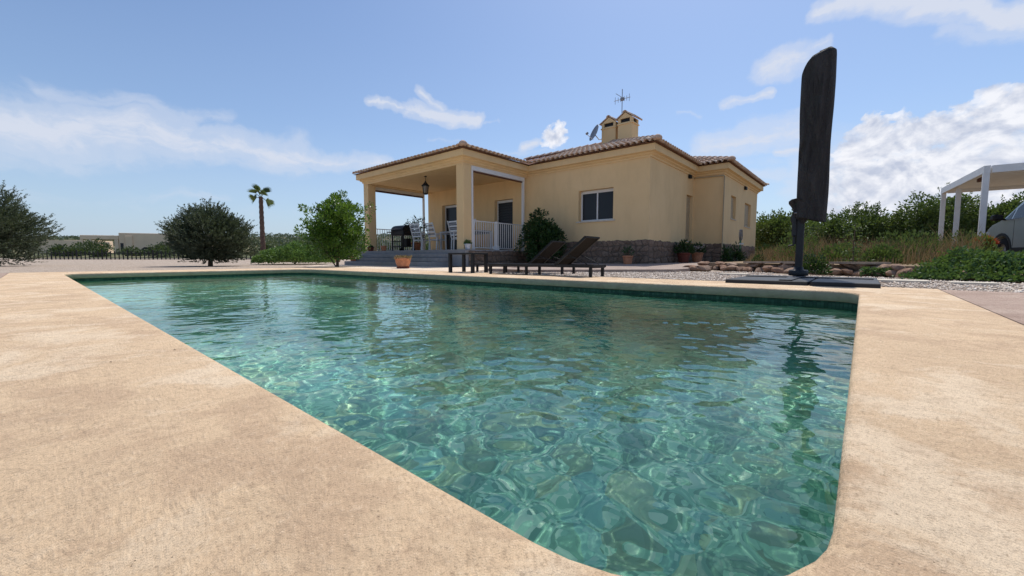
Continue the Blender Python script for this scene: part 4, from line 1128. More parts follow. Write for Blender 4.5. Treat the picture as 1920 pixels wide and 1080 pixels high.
# ---- cantilever parasol in its cover
u = thing('covered_parasol', 'tall cantilever parasol closed inside a charcoal cover on a dark slab base', 'parasol', (5.99, .585, 0))
ux, uy = 5.99, .585
bs = MB()
for x0, x1 in ((4.83, 5.50), (5.52, 6.22)):
    for y0, y1 in ((-.13, .375), (.395, .485+.63)):
        MB().bbox(x0-ux, x1-ux, y0-uy, y1-uy, -.008, .040, .006).build('base_slab', M_DARK, u)
MB().bbox(-1.12, .20, -.06, .05, .041, .052, .002).bbox(-.30, -.18, -.68, .50, .041, .0515, .002).build('base_cross', M_DARK, u)
MB().lathe((0, 0, .054), [(0, 0), (.095, 0), (.10, .01), (.10, .055), (.09, .068), (.052, .072), (.046, .10), (0, .10)], 24).build('base_hub', M_DARK, u)
MB().bbox(-.035, .035, -.037, .037, .10, .86, .008).build('mast', M_DARK, u)
MB().bbox(-.045, .04, .030, .085, .52, .80, .015).tube([(-.02, .055, .43), (-.02, .055, .52)], .016, 8).tube([(-.02, .06, .42), (-.05, .11, .41)], .010, 6).build('crank_box', M_DARK, u)
cv = MB(); NZ, NA = 64, 56; V = []
for i in range(NZ+1):
    t = i/NZ; hw = .140 + .020*t + .005*math.sin(t*9 + 1); hx = .12 - .01*t
    cyy = -.093 - .004*math.sin(t*3.1); cap_ = 1.0
    if t > .965: q_ = (t-.965)/.035; cap_ = math.sqrt(max(0.0, 1 - q_*q_))*.97 + .03*(1-q_)
    tt = min(t/.965, 1.0) if t < .965 else 1.0
    for k in range(NA):
        a = 2*PI*k/NA; ca, sa = math.cos(a), math.sin(a)
        ex = math.copysign(abs(ca)**.62, ca); ey = math.copysign(abs(sa)**.72, sa)
        env = math.sin(PI*min(1, t*1.15 + .08))
        fold = 1 + (.032*math.sin(a*3 + 2.2*t + .4) + .028*math.sin(a*7 + 5*t) + .020*math.sin(a*13 - 9*t))*env
        y0_ = ey*hw*fold; x = ex*hx*fold*cap_; y = cyy + y0_*cap_
        top = 2.595 - y0_*.30 - .30*max(0, y0_/hw - .35)**2 - .05*max(0, -y0_/hw - .7)**2*4
        bot = .715 + y0_*.25 + .004*math.sin(a*5)
        zz = bot + (top - .045 - bot)*tt + (.045*math.sin((t-.965)/.035*PI/2) if t > .965 else 0)
        cr = math.exp(-((y-cyy + .055 - .14*(.80-t))/.016)**2)*math.exp(-((t-.60)/.20)**2)
        cr2 = math.exp(-((y-cyy - .06 + .10*(.45-t))/.014)**2)*math.exp(-((t-.30)/.13)**2)
        wr = math.sin(38*t + 9*(y-cyy)/hw + 2*math.sin(6*t))*math.exp(-((t-.45)/.10)**2)*max(0, .5 + (y-cyy)/hw)
        cr3 = math.exp(-((y-cyy - .02 - .05*(t-.5))/.012)**2)*math.exp(-((t-.80)/.10)**2)
        if ca < 0: x -= cr*.060 + cr2*.045 + cr3*.03 + wr*.012
        V.append((x, y, zz))
cv.add(V, [(i*NA+k, i*NA+(k+1) % NA, (i+1)*NA+(k+1) % NA, (i+1)*NA+k) for i in range(NZ) for k in range(NA)], True)
cv.add(V[-NA:], [tuple(range(NA))], True)
cv.build('cover', M_COVER, u)
# gathered skirt where the cover is tied round the mast
sk = MB(); V = []
for i in range(9):
    t = i/8; z = .70 + t*.24; r0 = .052 + .062*t + .012*math.sin(t*7)
    for k in range(24):
        a = 2*PI*k/24; w = 1 + .12*math.sin(a*5 + t*4) + .06*math.sin(a*9)
        V.append((r0*w*math.cos(a)*.95, .01 - .02*t + r0*w*math.sin(a)*1.15, z + .03*math.sin(a*3)))
sk.add(V, [(i*24+k, i*24+(k+1) % 24, (i+1)*24+(k+1) % 24, (i+1)*24+k) for i in range(8) for k in range(24)], True).build('cover_skirt', M_COVER, u)
MB().tube([(-.075, .06, .80), (-.085, -.02, .79), (-.075, -.12, .815), (-.06, -.2, .83)], .008, 6).build('tie_strap', M_GREYM, u)

# ---- stone retaining wall on the right, made of loose boulders
rw = thing('stone_retaining_wall', 'low dry wall of reddish boulders holding the dry grass bank behind the gravel', 'stone wall', (8.6, .5, 0))
variants = [rock_mesh('rock', 30+k, 2, .2) for k in range(7)]
for me in variants: me.materials.append(M_ROCK); me.polygons.foreach_set('use_smooth', [False]*len(me.polygons))
rr = np.random.default_rng(8)
line = [(10.55, 3.05), (10.2, 2.55), (9.75, 2.15), (9.5, 1.75), (9.2, 1.35), (8.95, 1.0), (8.75, .65), (8.55, .3), (8.35, 0), (8.1, -.3), (7.85, -.62), (7.6, -1.0), (7.35, -1.4), (7.2, -1.9), (7.1, -2.4), (7.0, -2.9)]
pts = []
for a, b in zip(line[:-1], line[1:]):
    for t in (0, .5): pts.append((a[0]*(1-t)+b[0]*t, a[1]*(1-t)+b[1]*t))
def rock(x, y, z, s, k):
    o = bpy.data.objects.new('rock', variants[k % 7]); COL.objects.link(o); o.parent = rw
    o.location = (x-8.6, y-.5, z); o.rotation_euler = (rr.uniform(-.3, .3), rr.uniform(-.3, .3), rr.uniform(0, 6.3)); o.scale = s
for i, (x, y) in enumerate(pts):
    s = rr.uniform(.085, .145)
    rock(x + rr.uniform(-.05, .05), y + rr.uniform(-.05, .05), .03, (s*1.3, s*1.1, s*.62), i)
    if i % 3 != 2 and not (-2.4 < y < -.5): s = rr.uniform(.09, .15); rock(x + .15 + rr.uniform(-.03, .05), y + rr.uniform(-.1, .1), .125, (s*1.35, s*1.1, s*.48), i+3)
for i in range(14):
    s = rr.uniform(.07, .16); rock(9.6 + rr.uniform(-.5, 1.6), 2.9 + rr.uniform(-.5, .4), .03, (s*1.5, s, s*.55), i)
# the bank behind it
bank = MB()
L_ = [(x+.16, y+.03) for x, y in line]
v = [(x, y, .155) for x, y in L_] + [(x+.5, y+.2, .17) for x, y in L_] + [(60, y*9.0+ (3.2 if i < 3 else 0), .25) for i, (x, y) in enumerate(L_)]
n = len(L_)
v = [(x, y, .150) for x, y in L_] + [(x, y, -.1) for x, y in L_]
zf = [(62, 3.4), (62, -60), (5.0, -60), (5.6, -6)]
top = [(11.2, 3.15, .13), (16.3, 3.1, .15), (22.6, 3.1, .18), (62, 3.4, .6), (62, -60, .6), (4.0, -60, .3), (6.0, -6.0, .15)]
loop = [(x, y, .150) for x, y in L_[::-1]]
ring_ = top + loop
cx, cy = 13.0, -4.0
bank.add([(cx, cy, .17)] + ring_, [(0, 1+i, 1+(i+1) % len(ring_)) for i in range(len(ring_))])
bank.add([(x, y, .150) for x, y in L_] + [(x, y, -.1) for x, y in L_], [(i, i+1, n+i+1, n+i) for i in range(n-1)])
M_BANK = Mat('bank_soil', .95, .1); v0 = M_BANK.coord()
M_BANK.color(M_BANK.mix(M_BANK.ramp(M_BANK.noise(v0, 1.2, 7, .7), [(.4, 0.0), (.65, 1.0)]), (.30, .22, .145), (.22, .16, .10))); M_BANK.bump(M_BANK.noise(v0, 14, 7, .7), .7, .03)
struct(bank.build('bank', M_BANK.m, smooth=False))
lg = thing('wall_ledge', 'pale flat ledge running along the top of the boulder wall', 'ledge', (8.8, .5, .182))
M_LEDGE = simple('weathered_ledge', (.36, .29, .225), .9, .1, 0, .2, 6, .5, 30)
for a, b in zip(line[3:-1], line[4:]):
    if -2.3 < b[1] < -.35 or rr.random() < .1: continue
    A_, B_ = Vector((a[0]+.20-8.8, a[1]+.06-.5, rr.uniform(-.008, .008))), Vector((b[0]+.20-8.8, b[1]+.06-.5, rr.uniform(-.008, .008))); g_ = (B_-A_)*.02
    MB().bar(A_+g_, B_-g_, .30+rr.uniform(-.04, .04), .034).build('slab', M_LEDGE, lg)

for (x, y, w, d, lb) in ((6.62, -.36, .30, .22, 'pale stepping slab in the gravel just right of the parasol base'), (6.50, -.90, .22, .17, 'pale stepping slab in the gravel in front of the green creeper'), (7.55, 1.62, .26, .20, 'pale stepping slab in the gravel left of the parasol mast')):
    tag(MB().bbox(x-w/2, x+w/2, y-d, y+d, -.02, .010, .004).build('stepping_slab', M_LIMESLAB), lb, 'stepping slab', 'pale slabs laid in the gravel')

# standpipe with coiled hose by the right wall
t = thing('garden_standpipe', 'green garden tap post with a coiled hose against the right-hand house wall', 'tap', (16.9, 3.45, .12))
MB().tube([(0, 0, 0), (0, 0, .85), (0, 0, .9)], [.035, .035, .03], 10).build('post', simple('faded_green_paint', (.12, .22, .13), .6), t)
h = MB()
for k in range(3): h.tube([(.0, .0 + .02*k-.04, 1.02) if False else (.13*math.cos(a), -.04+.03*k, .98 + .19*math.sin(a)) for a in np.linspace(0, 2*PI, 20)], .013, 6, False)
h.tube([(0, 0, .88), (0, -.02, .80)], .02).build('hose', M_GREYM, t)
MB().bbox(-.05, .05, -.10, .03, .62, .68, .01).build('tap', M_WHITE, t)

for (x, y, a_, lb) in ((.249, 1.515, .4, 'tiny curled dry leaf on the deck close to the left pool edge'), (.115, 1.457, 2.0, 'tiny dark dry leaf on the deck further from the left pool edge')):
    V = [(0, 0, .001), (.004, .002, .003), (.009, 0, .002), (.004, -.002, .003)]
    o = MB().add([(x + math.cos(a_)*p - math.sin(a_)*r_, y + math.sin(a_)*p + math.cos(a_)*r_, z) for p, r_, z in V], [(0, 1, 2), (0, 2, 3)]).build('dry_leaf', M_BARK); tag(o, lb, 'leaf', 'dry leaves on the deck')
# carport
cp = thing('white_carport', 'white steel carport with slatted roof beside the bank', 'carport', (15.92, -2.28, .15))
P1 = Vector((0, 0, 0)); PA = [Vector((0, 0, 0)), Vector((2.92, .12, 0)), Vector((4.05, .33, 0))]
e1 = (PA[2]-PA[0]).normalized(); e2 = Vector((e1.y, -e1.x, 0)); Ht = 2.45
for p in PA:
    for s in (0, 4.6):
        b0 = p + e2*s; MB().bar(b0 + Vector((0, 0, -.15)), b0 + Vector((0, 0, Ht-.19)), .115, .115, (1, 0, 0)).build('post', M_WHITE, cp)
rb = MB()
for s in (0, 4.6): rb.bar(PA[0]-e1*.06 + e2*s + Vector((0, 0, Ht-.095)), PA[0]+e1*4.15 + e2*s + Vector((0, 0, Ht-.095)), .115, .185)
for s in (0, 4.06): rb.bar(PA[0]+e1*s + e2*.09 + Vector((0, 0, Ht-.097)), PA[0]+e1*s + e2*4.51 + Vector((0, 0, Ht-.097)), .11, .18)
rb.build('beam', M_WHITE, cp)
me = None
for k in range(14):
    a = PA[0] + e1*(.12 + k*.285) + e2*.1; b_ = a + e2*4.4
    MB().bar(a + Vector((.12, 0, Ht-.06)), b_ + Vector((.12, 0, Ht-.06)), .262, .045).build('roof_panel', M_WHITE, cp)
MB().bar(PA[0]+e1*2.2+e2*2.4+Vector((0, 0, Ht-.14)), PA[0]+e1*2.2+e2*2.75+Vector((0, 0, Ht-.14)), .09, .06).build('ceiling_lamp', M_BLACK, cp)
MB().bar(PA[0]+e1*1.3+e2*.14+Vector((0, 0, Ht-.17)), PA[0]+e1*1.3+e2*.24+Vector((0, 0, Ht-.17)), .12, .12).build('camera_box', M_BROWN, cp)

# ---- car under the carport
car = thing('parked_car', 'pale grey sport utility car with black wheel arches under the white carport', 'car', (16.45, -2.72, .10), math.radians(12))
M_CAR = simple('pale_grey_car_paint', (.42, .45, .44), .25, .6, .3, .03, 3)
M_TYRE = simple('tyre_rubber', (.02, .02, .021), .85, .2, 0, .2, 20)
# local: +X forwards, +Y the side that faces the pool is +Y ... body spans y 0..-1.78
def arch(cx, r, n=9): return [(cx + r*math.cos(PI - PI*k/n), .33 + r*math.sin(PI - PI*k/n)) for k in range(n+1)]
side = [(-3.25, .30)] + arch(-2.55, .40) + [(-2.1, .28), (-.45, .28)] + arch(0, .40) + [(.45, .30), (.68, .34), (.78, .50), (.78, .80), (.70, .94), (.50, 1.04), (.12, 1.12), (.10, 1.14), (-3.1, 1.14), (-3.28, .95), (-3.32, .5)]
def extrude_profile(prof, ys, mat, name, parent, inset=lambda x, z, k: 0):
    m = MB(); V = []; n = len(prof)
    for k, y in enumerate(ys):
        for x, z in prof: V.append((x, y + inset(x, z, k), z))
    F = [(k*n+i, k*n+(i+1) % n, (k+1)*n+(i+1) % n, (k+1)*n+i) for k in range(len(ys)-1) for i in range(n)]
    m.add(V, F); m.add(V[:n], [tuple(range(n))]); m.add(V[-n:], [tuple(range(n))[::-1]])
    o = m.build(name, mat, parent, False); bm = bmesh.new(); bm.from_mesh(o.data); bmesh.ops.recalc_face_normals(bm, faces=bm.faces)
    ed = [e for e in bm.edges if len(e.link_faces) == 2 and e.calc_face_angle(0) > .5]
    bmesh.ops.bevel(bm, geom=ed, offset=.025, segments=2, affect='EDGES'); bm.to_mesh(o.data); bm.free()
    return o
body = extrude_profile(side, [0, -1.78], M_CAR, 'body', car)
gh = [(.22, 1.08), (.24, 1.11), (-.36, 1.62), (-.60, 1.67), (-2.75, 1.66), (-3.12, 1.12)]
V = []; m = MB()
for y, s in ((-.05, 1), (-1.73, -1)):
    for x, z in gh: V.append((x, y - s*.17*max(0, (z-1.08)/.55), z))
n = len(gh); m.add(V, [(i, (i+1) % n, n+(i+1) % n, n+i) for i in range(n)] + [tuple(range(n))[::-1], tuple(range(n, 2*n))])
m.build('cabin', M_CAR, car, False)
def onside(x, z, d=.006): return (x, -.05 - .17*max(0, (z-1.08)/.55) + d, z)
for quad in ([(.10, 1.15), (-.16, 1.15), (-.16, 1.40)], [(-.24, 1.15), (-1.55, 1.15), (-1.55, 1.58), (-.50, 1.58), (-.24, 1.42)], [(-1.70, 1.13), (-2.55, 1.13), (-2.50, 1.53), (-1.70, 1.55)]):
    MB().add([onside(x, z) for x, z in quad], [tuple(range(len(quad)))]).build('side_window', M_DARKGLASS, car)
MB().add([(.228, -.12, 1.135), (.228, -1.66, 1.135), (-.348, -1.54, 1.622), (-.348, -.24, 1.622)], [(0, 1, 2, 3)]).build('windscreen', M_DARKGLASS, car)
for x in (0, -2.55):
    ar = MB(); a_ = arch(x, .405, 12); b__ = [(x + (p-x)*1.17, .33 + (z-.33)*1.17) for p, z in a_]
    ar.add([(p, .012, z) for p, z in a_] + [(p, .012, z) for p, z in b__] + [(p, -.03, z) for p, z in b__], [(k, k+1, 14+k, 13+k) for k in range(12)] + [(13+k, 14+k, 27+k, 26+k) for k in range(12)])
    ar.build('wheel_arch', M_BLACK, car)
    for y in (-.12, -1.66):
        w = MB().lathe((0, 0, 0), [(.19, -.10), (.30, -.105), (.335, -.07), (.335, .07), (.30, .105), (.19, .10)], 26, Matrix.Translation((x, y, .33)) @ Matrix.Rotation(PI/2, 4, 'X')).build('wheel', M_TYRE, car)
        rim = MB().lathe((0, 0, 0), [(.0, .05), (.05, .055), (.06, .04), (.19, .06), (.20, .085), (.205, .0)], 20, Matrix.Translation((x, y, .33)) @ Matrix.Rotation(-PI/2 if y > -1 else PI/2, 4, 'X'))
        rim.build('rim', M_GREYM, w)
MB().bbox(.48, .805, -1.74, .006, .30, .52, .02).build('front_bumper', M_BLACK, car)
MB().bbox(-.50, -2.05, .003, .016, .30, .42, .004).build('sill_trim', M_BLACK, car) if False else MB().bbox(-2.08, -.46, -.01, .016, .285, .42, .004).build('sill_trim', M_BLACK, car)
MB().bbox(.60, .788, -.30, .005, .72, .88, .02).build('headlight', simple('headlight_glass', (.5, .52, .55), .1, .6), car)
MB().bbox(.60, .788, -1.785, -1.48, .72, .88, .02).build('headlight', bpy.data.materials['headlight_glass'], car)
MB().bbox(-.20, .0, .06, .26, 1.12, 1.28, .04).bar((-.10, .0, 1.14), (-.10, .1, 1.17), .06, .04).build('wing_mirror', M_BLACK, car)
MB().bbox(-1.45, -1.30, -.012, .018, .93, .96, .006).build('door_handle', M_CAR, car)
MB().box(-.50, -.492, -.004, .003, .45, 1.10).box(-1.66, -1.652, -.004, .003, .45, 1.06).build('door_seam', M_BLACK, car)

# ================================================================== PLANTS
def bush_tree(name, label, cat, loc, trunkp, crown, group=None):
    t = thing(name, label, cat, loc, 0, group); trunkp(t); crown(t); return t
# big olive at the left edge
t = thing('olive_bush', 'large dark olive bush at the left edge of the gravel', 'olive tree', (*pos(13.4, -17.55), 0))
trunk('trunk', M_BARK, (0, 0, 0), [(0, 0, -.05), (.05, .05, .5), (.1, -.1, 1.1)], [.10, .08, .05], t, [((.05, .05, .4), (.8, .5, 1.4), .04, .015), ((.05, .05, .4), (-.6, .7, 1.5), .04, .015), ((.05, 0, .5), (.3, -.8, 1.4), .04, .015)])
shoot_crown('crown', M_OLIVE, (0, 0, 1.22), (1.75, 1.75, 1.32), 41, 4200, 30, .34, .062, .020, t, .03)
t = thing('olive_bush', 'round grey-green olive bush standing left of the palm', 'olive tree', (*pos(13.9, -10.25), 0))
trunk('trunk', M_BARK, (0, 0, 0), [(0, 0, -.05), (.03, .02, .3), (.0, -.05, .8)], [.075, .06, .04], t, [((.02, .02, .25), (.6, .3, .9), .03, .012), ((.02, .02, .25), (-.5, .5, 1.0), .03, .012), ((.02, 0, .3), (.2, -.6, 1.0), .03, .012)])
shoot_crown('crown', M_OLIVE, (0, 0, .93), (1.22, 1.22, 1.02), 42, 3900, 30, .25, .056, .019, t, .10)
# citrus tree left of the porch
t = thing('citrus_tree', 'bright green citrus tree standing left of the porch steps', 'citrus tree', (5.95, 12.05, 0))
trunk('trunk', M_BARK, (0, 0, 0), [(0, 0, -.05), (.02, .01, .35), (.0, -.03, .9), (0, 0, 1.5)], [.045, .04, .028, .015], t, [((.02, .01, .3), (.45, .2, .9), .02, .008), ((.02, .01, .35), (-.4, -.3, .95), .02, .008), ((0, 0, .8), (.3, -.4, 1.5), .015, .006), ((0, 0, .8), (-.3, .4, 1.6), .015, .006)])
q = np.random.default_rng(5)
a_ = clump_crown('crown', M_CITRUS, (0, 0, 1.02), (.92, .92, .84), 53, 330, 42, .075, .044, t, .26, .125, .3)
b_ = clump_crown('crown', M_CITRUS, (.05, -.05, 1.72), (.42, .42, .50), 57, 60, 30, .070, .040, t, None, .085, .35); join(a_, b_)
MB().tube([(-.03, .04, .0), (-.25, .2, .5)], [.02, .012], 6).build('stake', M_BARK, t)
# dark shrub against the house front
t = thing('dark_shrub', 'dark green shrub growing against the house between the porch railing and the window', 'shrub', (10.95, 8.12, .0))
trunk('trunk', M_BARK, (0, 0, 0), [(0, 0, -.05), (.02, .02, .5), (0, 0, 1.0)], [.04, .03, .015], t, [((0, 0, .2), (.3, .3, .8), .02, .008), ((0, 0, .2), (-.2, -.4, .8), .02, .008)])
a_ = clump_crown('crown', M_DARKLEAF, (0, -.02, .78), (.58, .68, .72), 61, 170, 38, .085, .048, t, .10, .14, .3)
b_ = clump_crown('crown', M_DARKLEAF, (0, .12, 1.42), (.28, .30, .36), 62, 34, 30, .08, .045, t, None, .10, .3); a_ = join(a_, b_)
b_ = clump_crown('crown', M_DARKLEAF, (.0, -.52, .88), (.28, .30, .34), 63, 26, 30, .08, .045, t, None, .10, .3); join(a_, b_)
# palm
pp = pos(45, -27.3)
t = thing('palm_tree', 'single slender fan palm rising behind the olive bush', 'palm tree', (*pp, .1))
tr = MB(); N = 26
tr.tube([(0, 0, z) for z in np.linspace(-.2, 6.75, N)], [.25 - .07*(k/N) + (.035 if k % 2 else 0) + .12*max(0, 1-k/4) for k in range(N)], 12)
tr.build('trunk', M_PALMBARK, t)
q = np.random.default_rng(71); V = []; F = []
def fan(c, d, R, drop):
    d = Vector(d).normalized(); side_ = d.cross(Vector((0, 0, 1))).normalized(); up = side_.cross(d); ro = q.uniform(-1.3, 1.3); side_ = side_*math.cos(ro) + up*math.sin(ro)
    st = c + d*R*.55
    m = MB(); m.tube([c, st], [.025, .012], 5)
    for k in range(13):
        a = -.95 + 1.9*k/12; tip = st + (d*math.cos(a) + side_*math.sin(a))*R*(.62 + .1*math.cos(a)) + Vector((0, 0, -drop*(.3 + abs(math.sin(a))*.4)))
        mid = st + (tip-st)*.55 + up*.04; w = side_*math.cos(a)*.055 - d*math.sin(a)*.055
        m.add([st, mid+w, tip, mid-w], [(0, 1, 2, 3)])
    return m.build('frond', M_PALM, t)
for k in range(15):
    a = k*2.4; e = (-.45, .05, .45, .85, 1.25)[k % 5] + q.uniform(-.1, .1)
    fan(Vector((0, 0, 6.7)), (math.cos(a)*math.cos(e), math.sin(a)*math.cos(e), math.sin(e)), q.uniform(1.0, 1.4), q.uniform(.05, .25) if e < .4 else .02)
# sprawling green shrub between the palm and the citrus
t = thing('sprawling_shrub', 'low sprawling bright green shrub between the olive bush and the citrus tree', 'shrub', (*pos(17.6, -9.35), 0))
q = np.random.default_rng(81); n = 15000
a = q.uniform(0, 6.3, n); r_ = np.sqrt(q.uniform(0, 1, n)); lx = r_*np.cos(a)*1.55; ly = r_*np.sin(a)*1.6
hgt = .74*np.sqrt(np.clip(1-r_**2, 0, 1))*(1 + .22*np.sin(lx*3.1+1)*np.cos(ly*2.7) + .12*np.sin(lx*7)*np.sin(ly*6))
P = np.stack([lx, ly, hgt*q.uniform(.55, 1.05, n)], 1)
leaves('foliage', M_SPRAWL, P, np.stack([lx*.3, ly*.3, np.ones(n)*.8], 1) + sphere_dirs(n, q)*.8, .085, .055, t, r=q)
trunk('stem', M_BARK, (0, 0, 0), [(0, 0, 0), (.1, 0, .25), (.0, .1, .5)], [.04, .03, .015], t)

# green creeper tumbling over the bank
q = np.random.default_rng(91); n = 26000
t_ = q.uniform(.06, 1, n); s_ = q.uniform(0, 1, n)
bx = 8.15 - 1.15*t_; by = -.35 - 2.7*t_; dx_ = s_*1.7
edge = .13 + .05*np.sin(t_*23) + .03*np.sin(t_*51)
hz = np.where(s_ < .22, s_/.22*.20, .20 + .10*np.sin((s_-.22)/.78*PI)*(1+.4*np.sin(t_*19+s_*5)))*np.clip((t_-.06)*4+.18, 0, 1)*.88*(1 - .55*np.clip((t_-.50)/.2, 0, 1))*(1 + .25*np.sin(t_*31)*np.sin(s_*9+2))
P = np.stack([bx - .42 - edge + dx_, by + q.normal(size=n)*.07, hz*q.uniform(.6, 1.15, n)], 1)
cr = leaves('creeper', M_GROUNDLEAF, P, sphere_dirs(n, q)*.9 + np.array([-.5, 0, .7]),   .050, .032, None, r=q)
tag(cr, 'dense green creeper spilling over the stone wall on the right', 'creeper', kind='stuff')
q = np.random.default_rng(92); n = 1500; P = np.stack([8.35 - q.uniform(0, .3, n), q.uniform(-.15, .35, n) - .35, q.uniform(0, .10, n)], 1)
tag(leaves('weeds', M_GROUNDLEAF, P, sphere_dirs(n, q) + np.array([0, 0, .7]), .05, .03, None, r=q), 'patch of low weeds at the foot of the boulder wall', 'weeds', kind='stuff')
def small_bush(label, x, y, z, r, h, mat, seed, n=900, L=.05, Wd=.028, cat='shrub', name='small_shrub'):
    t = thing(name, label, cat, (x, y, z)); q = np.random.default_rng(seed); d = sphere_dirs(n, q); d[:, 2] = np.abs(d[:, 2])
    P = d*(np.power(q.uniform(.1, 1, n), 1/2.2)*bumpy_r(d, seed))[:, None]*np.array([r, r, h])
    leaves('foliage', mat, P, d + sphere_dirs(n, q)*.6 + np.array([0, 0, .4]), L, Wd, t, r=q)
    trunk('stem', M_BARK, (0, 0, 0), [(0, 0, 0), (.01, .01, h*.5)], [.012, .006], t); return t
small_bush('small dark green shrub at the wall just right of the parasol mast', 8.3, .62, .0, .20, .30, M_DARKLEAF, 101)
small_bush('small weedy bush on the gravel by the end of the house walk', 11.6, 1.95, .05, .18, .28, M_DARKLEAF, 102, 500)
small_bush('leafy plant at the foot of the wall beside the tap post', 16.3, 3.45, .12, .28, .55, M_DARKLEAF, 103, 700, .09, .04, 'plant', 'wall_plant')
small_bush('upright dark plant at the corner where the pipe comes down', 15.35, 3.55, .12, .16, .55, M_DARKLEAF, 104, 420, .09, .035, 'plant', 'wall_plant')
small_bush('red and yellow leaved plant next to the front carport post', 14.6, -2.13, .15, .20, .50, M_YELL, 105, 900, .16, .03, 'plant', 'red_leaf_plant')
rl = [o for o in COL.objects if o.name.startswith('red_leaf_plant')][0]; q = np.random.default_rng(106); n = 520
d = sphere_dirs(n, q); d[:, 2] = np.abs(d[:, 2]); P = d*np.array([.19, .19, .12])*np.power(q.uniform(.2, 1, n), .4)[:, None] + np.array([0, 0, .42])
leaves('red_leaves', M_RED, P, d + [0, 0, .3], .11, .035, rl, r=q)
# thin sapling behind the wall
t = thing('sapling', 'thin bare sapling growing out of the boulder wall right of the parasol', 'sapling', (8.75, .12, .1))
q = np.random.default_rng(111); trunk('trunk', M_BARK, (0, 0, 0), [(0, 0, 0), (.02, .01, .35), (0, 0, .72)], [.012, .009, .004], t)
P = np.stack([q.normal(size=260)*.10, q.normal(size=260)*.10, q.uniform(.08, .72, 260)], 1); leaves('foliage', M_TREELEAF, P, sphere_dirs(260, q) + [0, 0, .5], .05, .022, t, r=q)

# dry grass on the bank
def dry_grass():
    q = np.random.default_rng(121); N = 70000
    # denser near, thinning out with distance; kept off the house and the carport floor
    X = 9.0 + 30*q.beta(1.0, 2.2, N); Y = q.uniform(-22, 3.1, N)
    front = 8.75 + np.where(Y > .3, (Y-.3)*.95, (Y-.3)*.35)
    keep = (X > front + .75) & ~((X < 22.5) & (Y > 2.3 - .0*X)) & ~((X > 15.2) & (X < 21) & (Y < -2.6) & (Y > -7.6)) & ~((X < 17.5) & (Y < -.142*X)) & ~((X < 15) & (Y < -1.6 - .0*X) & (X < 11.5))
    X, Y = X[keep], Y[keep]; n = len(X)
    cl = .5 + .5*np.sin(X*1.3 + 1.1*np.sin(Y*1.7))*np.cos(Y*1.1 + .6*X)
    pt = np.clip(.5 + .9*np.sin(X*.63 + 2.1*np.sin(Y*.55))*np.sin(Y*.83 + 1.7*np.cos(X*.41)), 0.12, 1)
    H = (.16 + .62*cl*pt*q.uniform(.4, 1.25, n) + .16*q.random(n))*np.clip((X - front[keep] - .5)/1.4, .35, 1)
    P = np.stack([X, Y, np.full(n, .14) + np.clip(X-20, 0, 50)*.010], 1)
    o = blades('dry_grass', M_STRAW, P, H, .010 + .0009*(X-8), .32, None, q)
    tag(o, 'tall dry straw-coloured grass covering the bank on the right', 'dry grass', kind='stuff')
dry_grass()
def weedy_clump(label, x, y, seed, r=.5, h=.8):
    t = thing('weed_clump', label, 'weed', (x, y, .15), 0, 'green weeds standing in the dry grass'); q = np.random.default_rng(seed); n = 1000
    d = sphere_dirs(n, q); d[:, 2] = np.abs(d[:, 2]); P = d*np.power(q.uniform(.1, 1, n), 1/2.2)[:, None]*np.array([r, r, h])
    leaves('foliage', M_TREELEAF, P, d + [0, 0, .8], .06, .03, t, r=q)
weedy_clump('grey-green weed clump in the dry grass just left of the parasol mast', 11.6, 1.15, 131)
weedy_clump('grey-green weed clump in the dry grass right of the thin sapling', 11.0, -.8, 132, .45, .62)
weedy_clump('grey-green weed clump in the dry grass left of the carport posts', 12.0, -1.5, 133, .5, .66)
weedy_clump('grey-green weed clump in the dry grass near the house corner', 22.0, 1.6, 134, .6, .9)

weedy_clump('low green weed clump in the dry grass directly behind the wall ledge', 10.4, .35, 135, .38, .40)
weedy_clump('bushy weed clump in the dry grass midway between sapling and carport', 12.6, -.55, 136, .55, .75)
weedy_clump('weed clump in the dry grass behind the parasol mast', 14.0, 1.4, 137, .6, .85)
weedy_clump('weed clump at the foot of the far carport post', 15.6, -1.35, 138, .5, .7)
weedy_clump('weed clump in the dry grass near the gravel, right of the small dark shrub', 9.9, -.25, 139, .3, .34)
# orchard trees beyond the bank
def orchard_tree(label, depth, side_, h, w, seed, mat=None):
    x, y = pos(depth, side_); g = .15 + max(0, x-20)*.01
    t = thing('orchard_tree', label, 'tree', (x, y, g), 0, 'orchard trees beyond the dry grass'); q = np.random.default_rng(seed)
    trunk('trunk', M_BARK, (0, 0, 0), [(0, 0, -.1), (.05, 0, h*.3), (0, .05, h*.62)], [.09, .07, .03], t, [((0, 0, h*.22), (w*.3*math.cos(a), w*.3*math.sin(a), h*.6), .045, .015) for a in (seed, seed+2.1, seed+4.2)])
    h = h*.80; n = int(50 + 20*w*h)
    a_ = clump_crown('crown', mat or M_TREELEAF, (0, 0, h*.56), (w*.5, w*.5, h*.42), seed, n, 46, .13, .080, t, .25, .30, .35)
    # leading shoots that break the outline
    m = 20; d = sphere_dirs(m, q); d[:, 2] = np.abs(d[:, 2])*1.2; B = np.array([0, 0, h*.56]) + d*np.array([w*.5, w*.5, h*.40])
    idx = np.repeat(np.arange(m), 22); tt = q.uniform(0, 1, len(idx)); P = B[idx] + (d[idx]*.4 + [0, 0, .8])*(tt*h*.13)[:, None] + q.normal(size=(len(idx), 3))*.035
    join(a_, leaves('crown', mat or M_TREELEAF, P, sphere_dirs(len(idx), q) + [0, 0, .9], .11, .055, t, r=q))
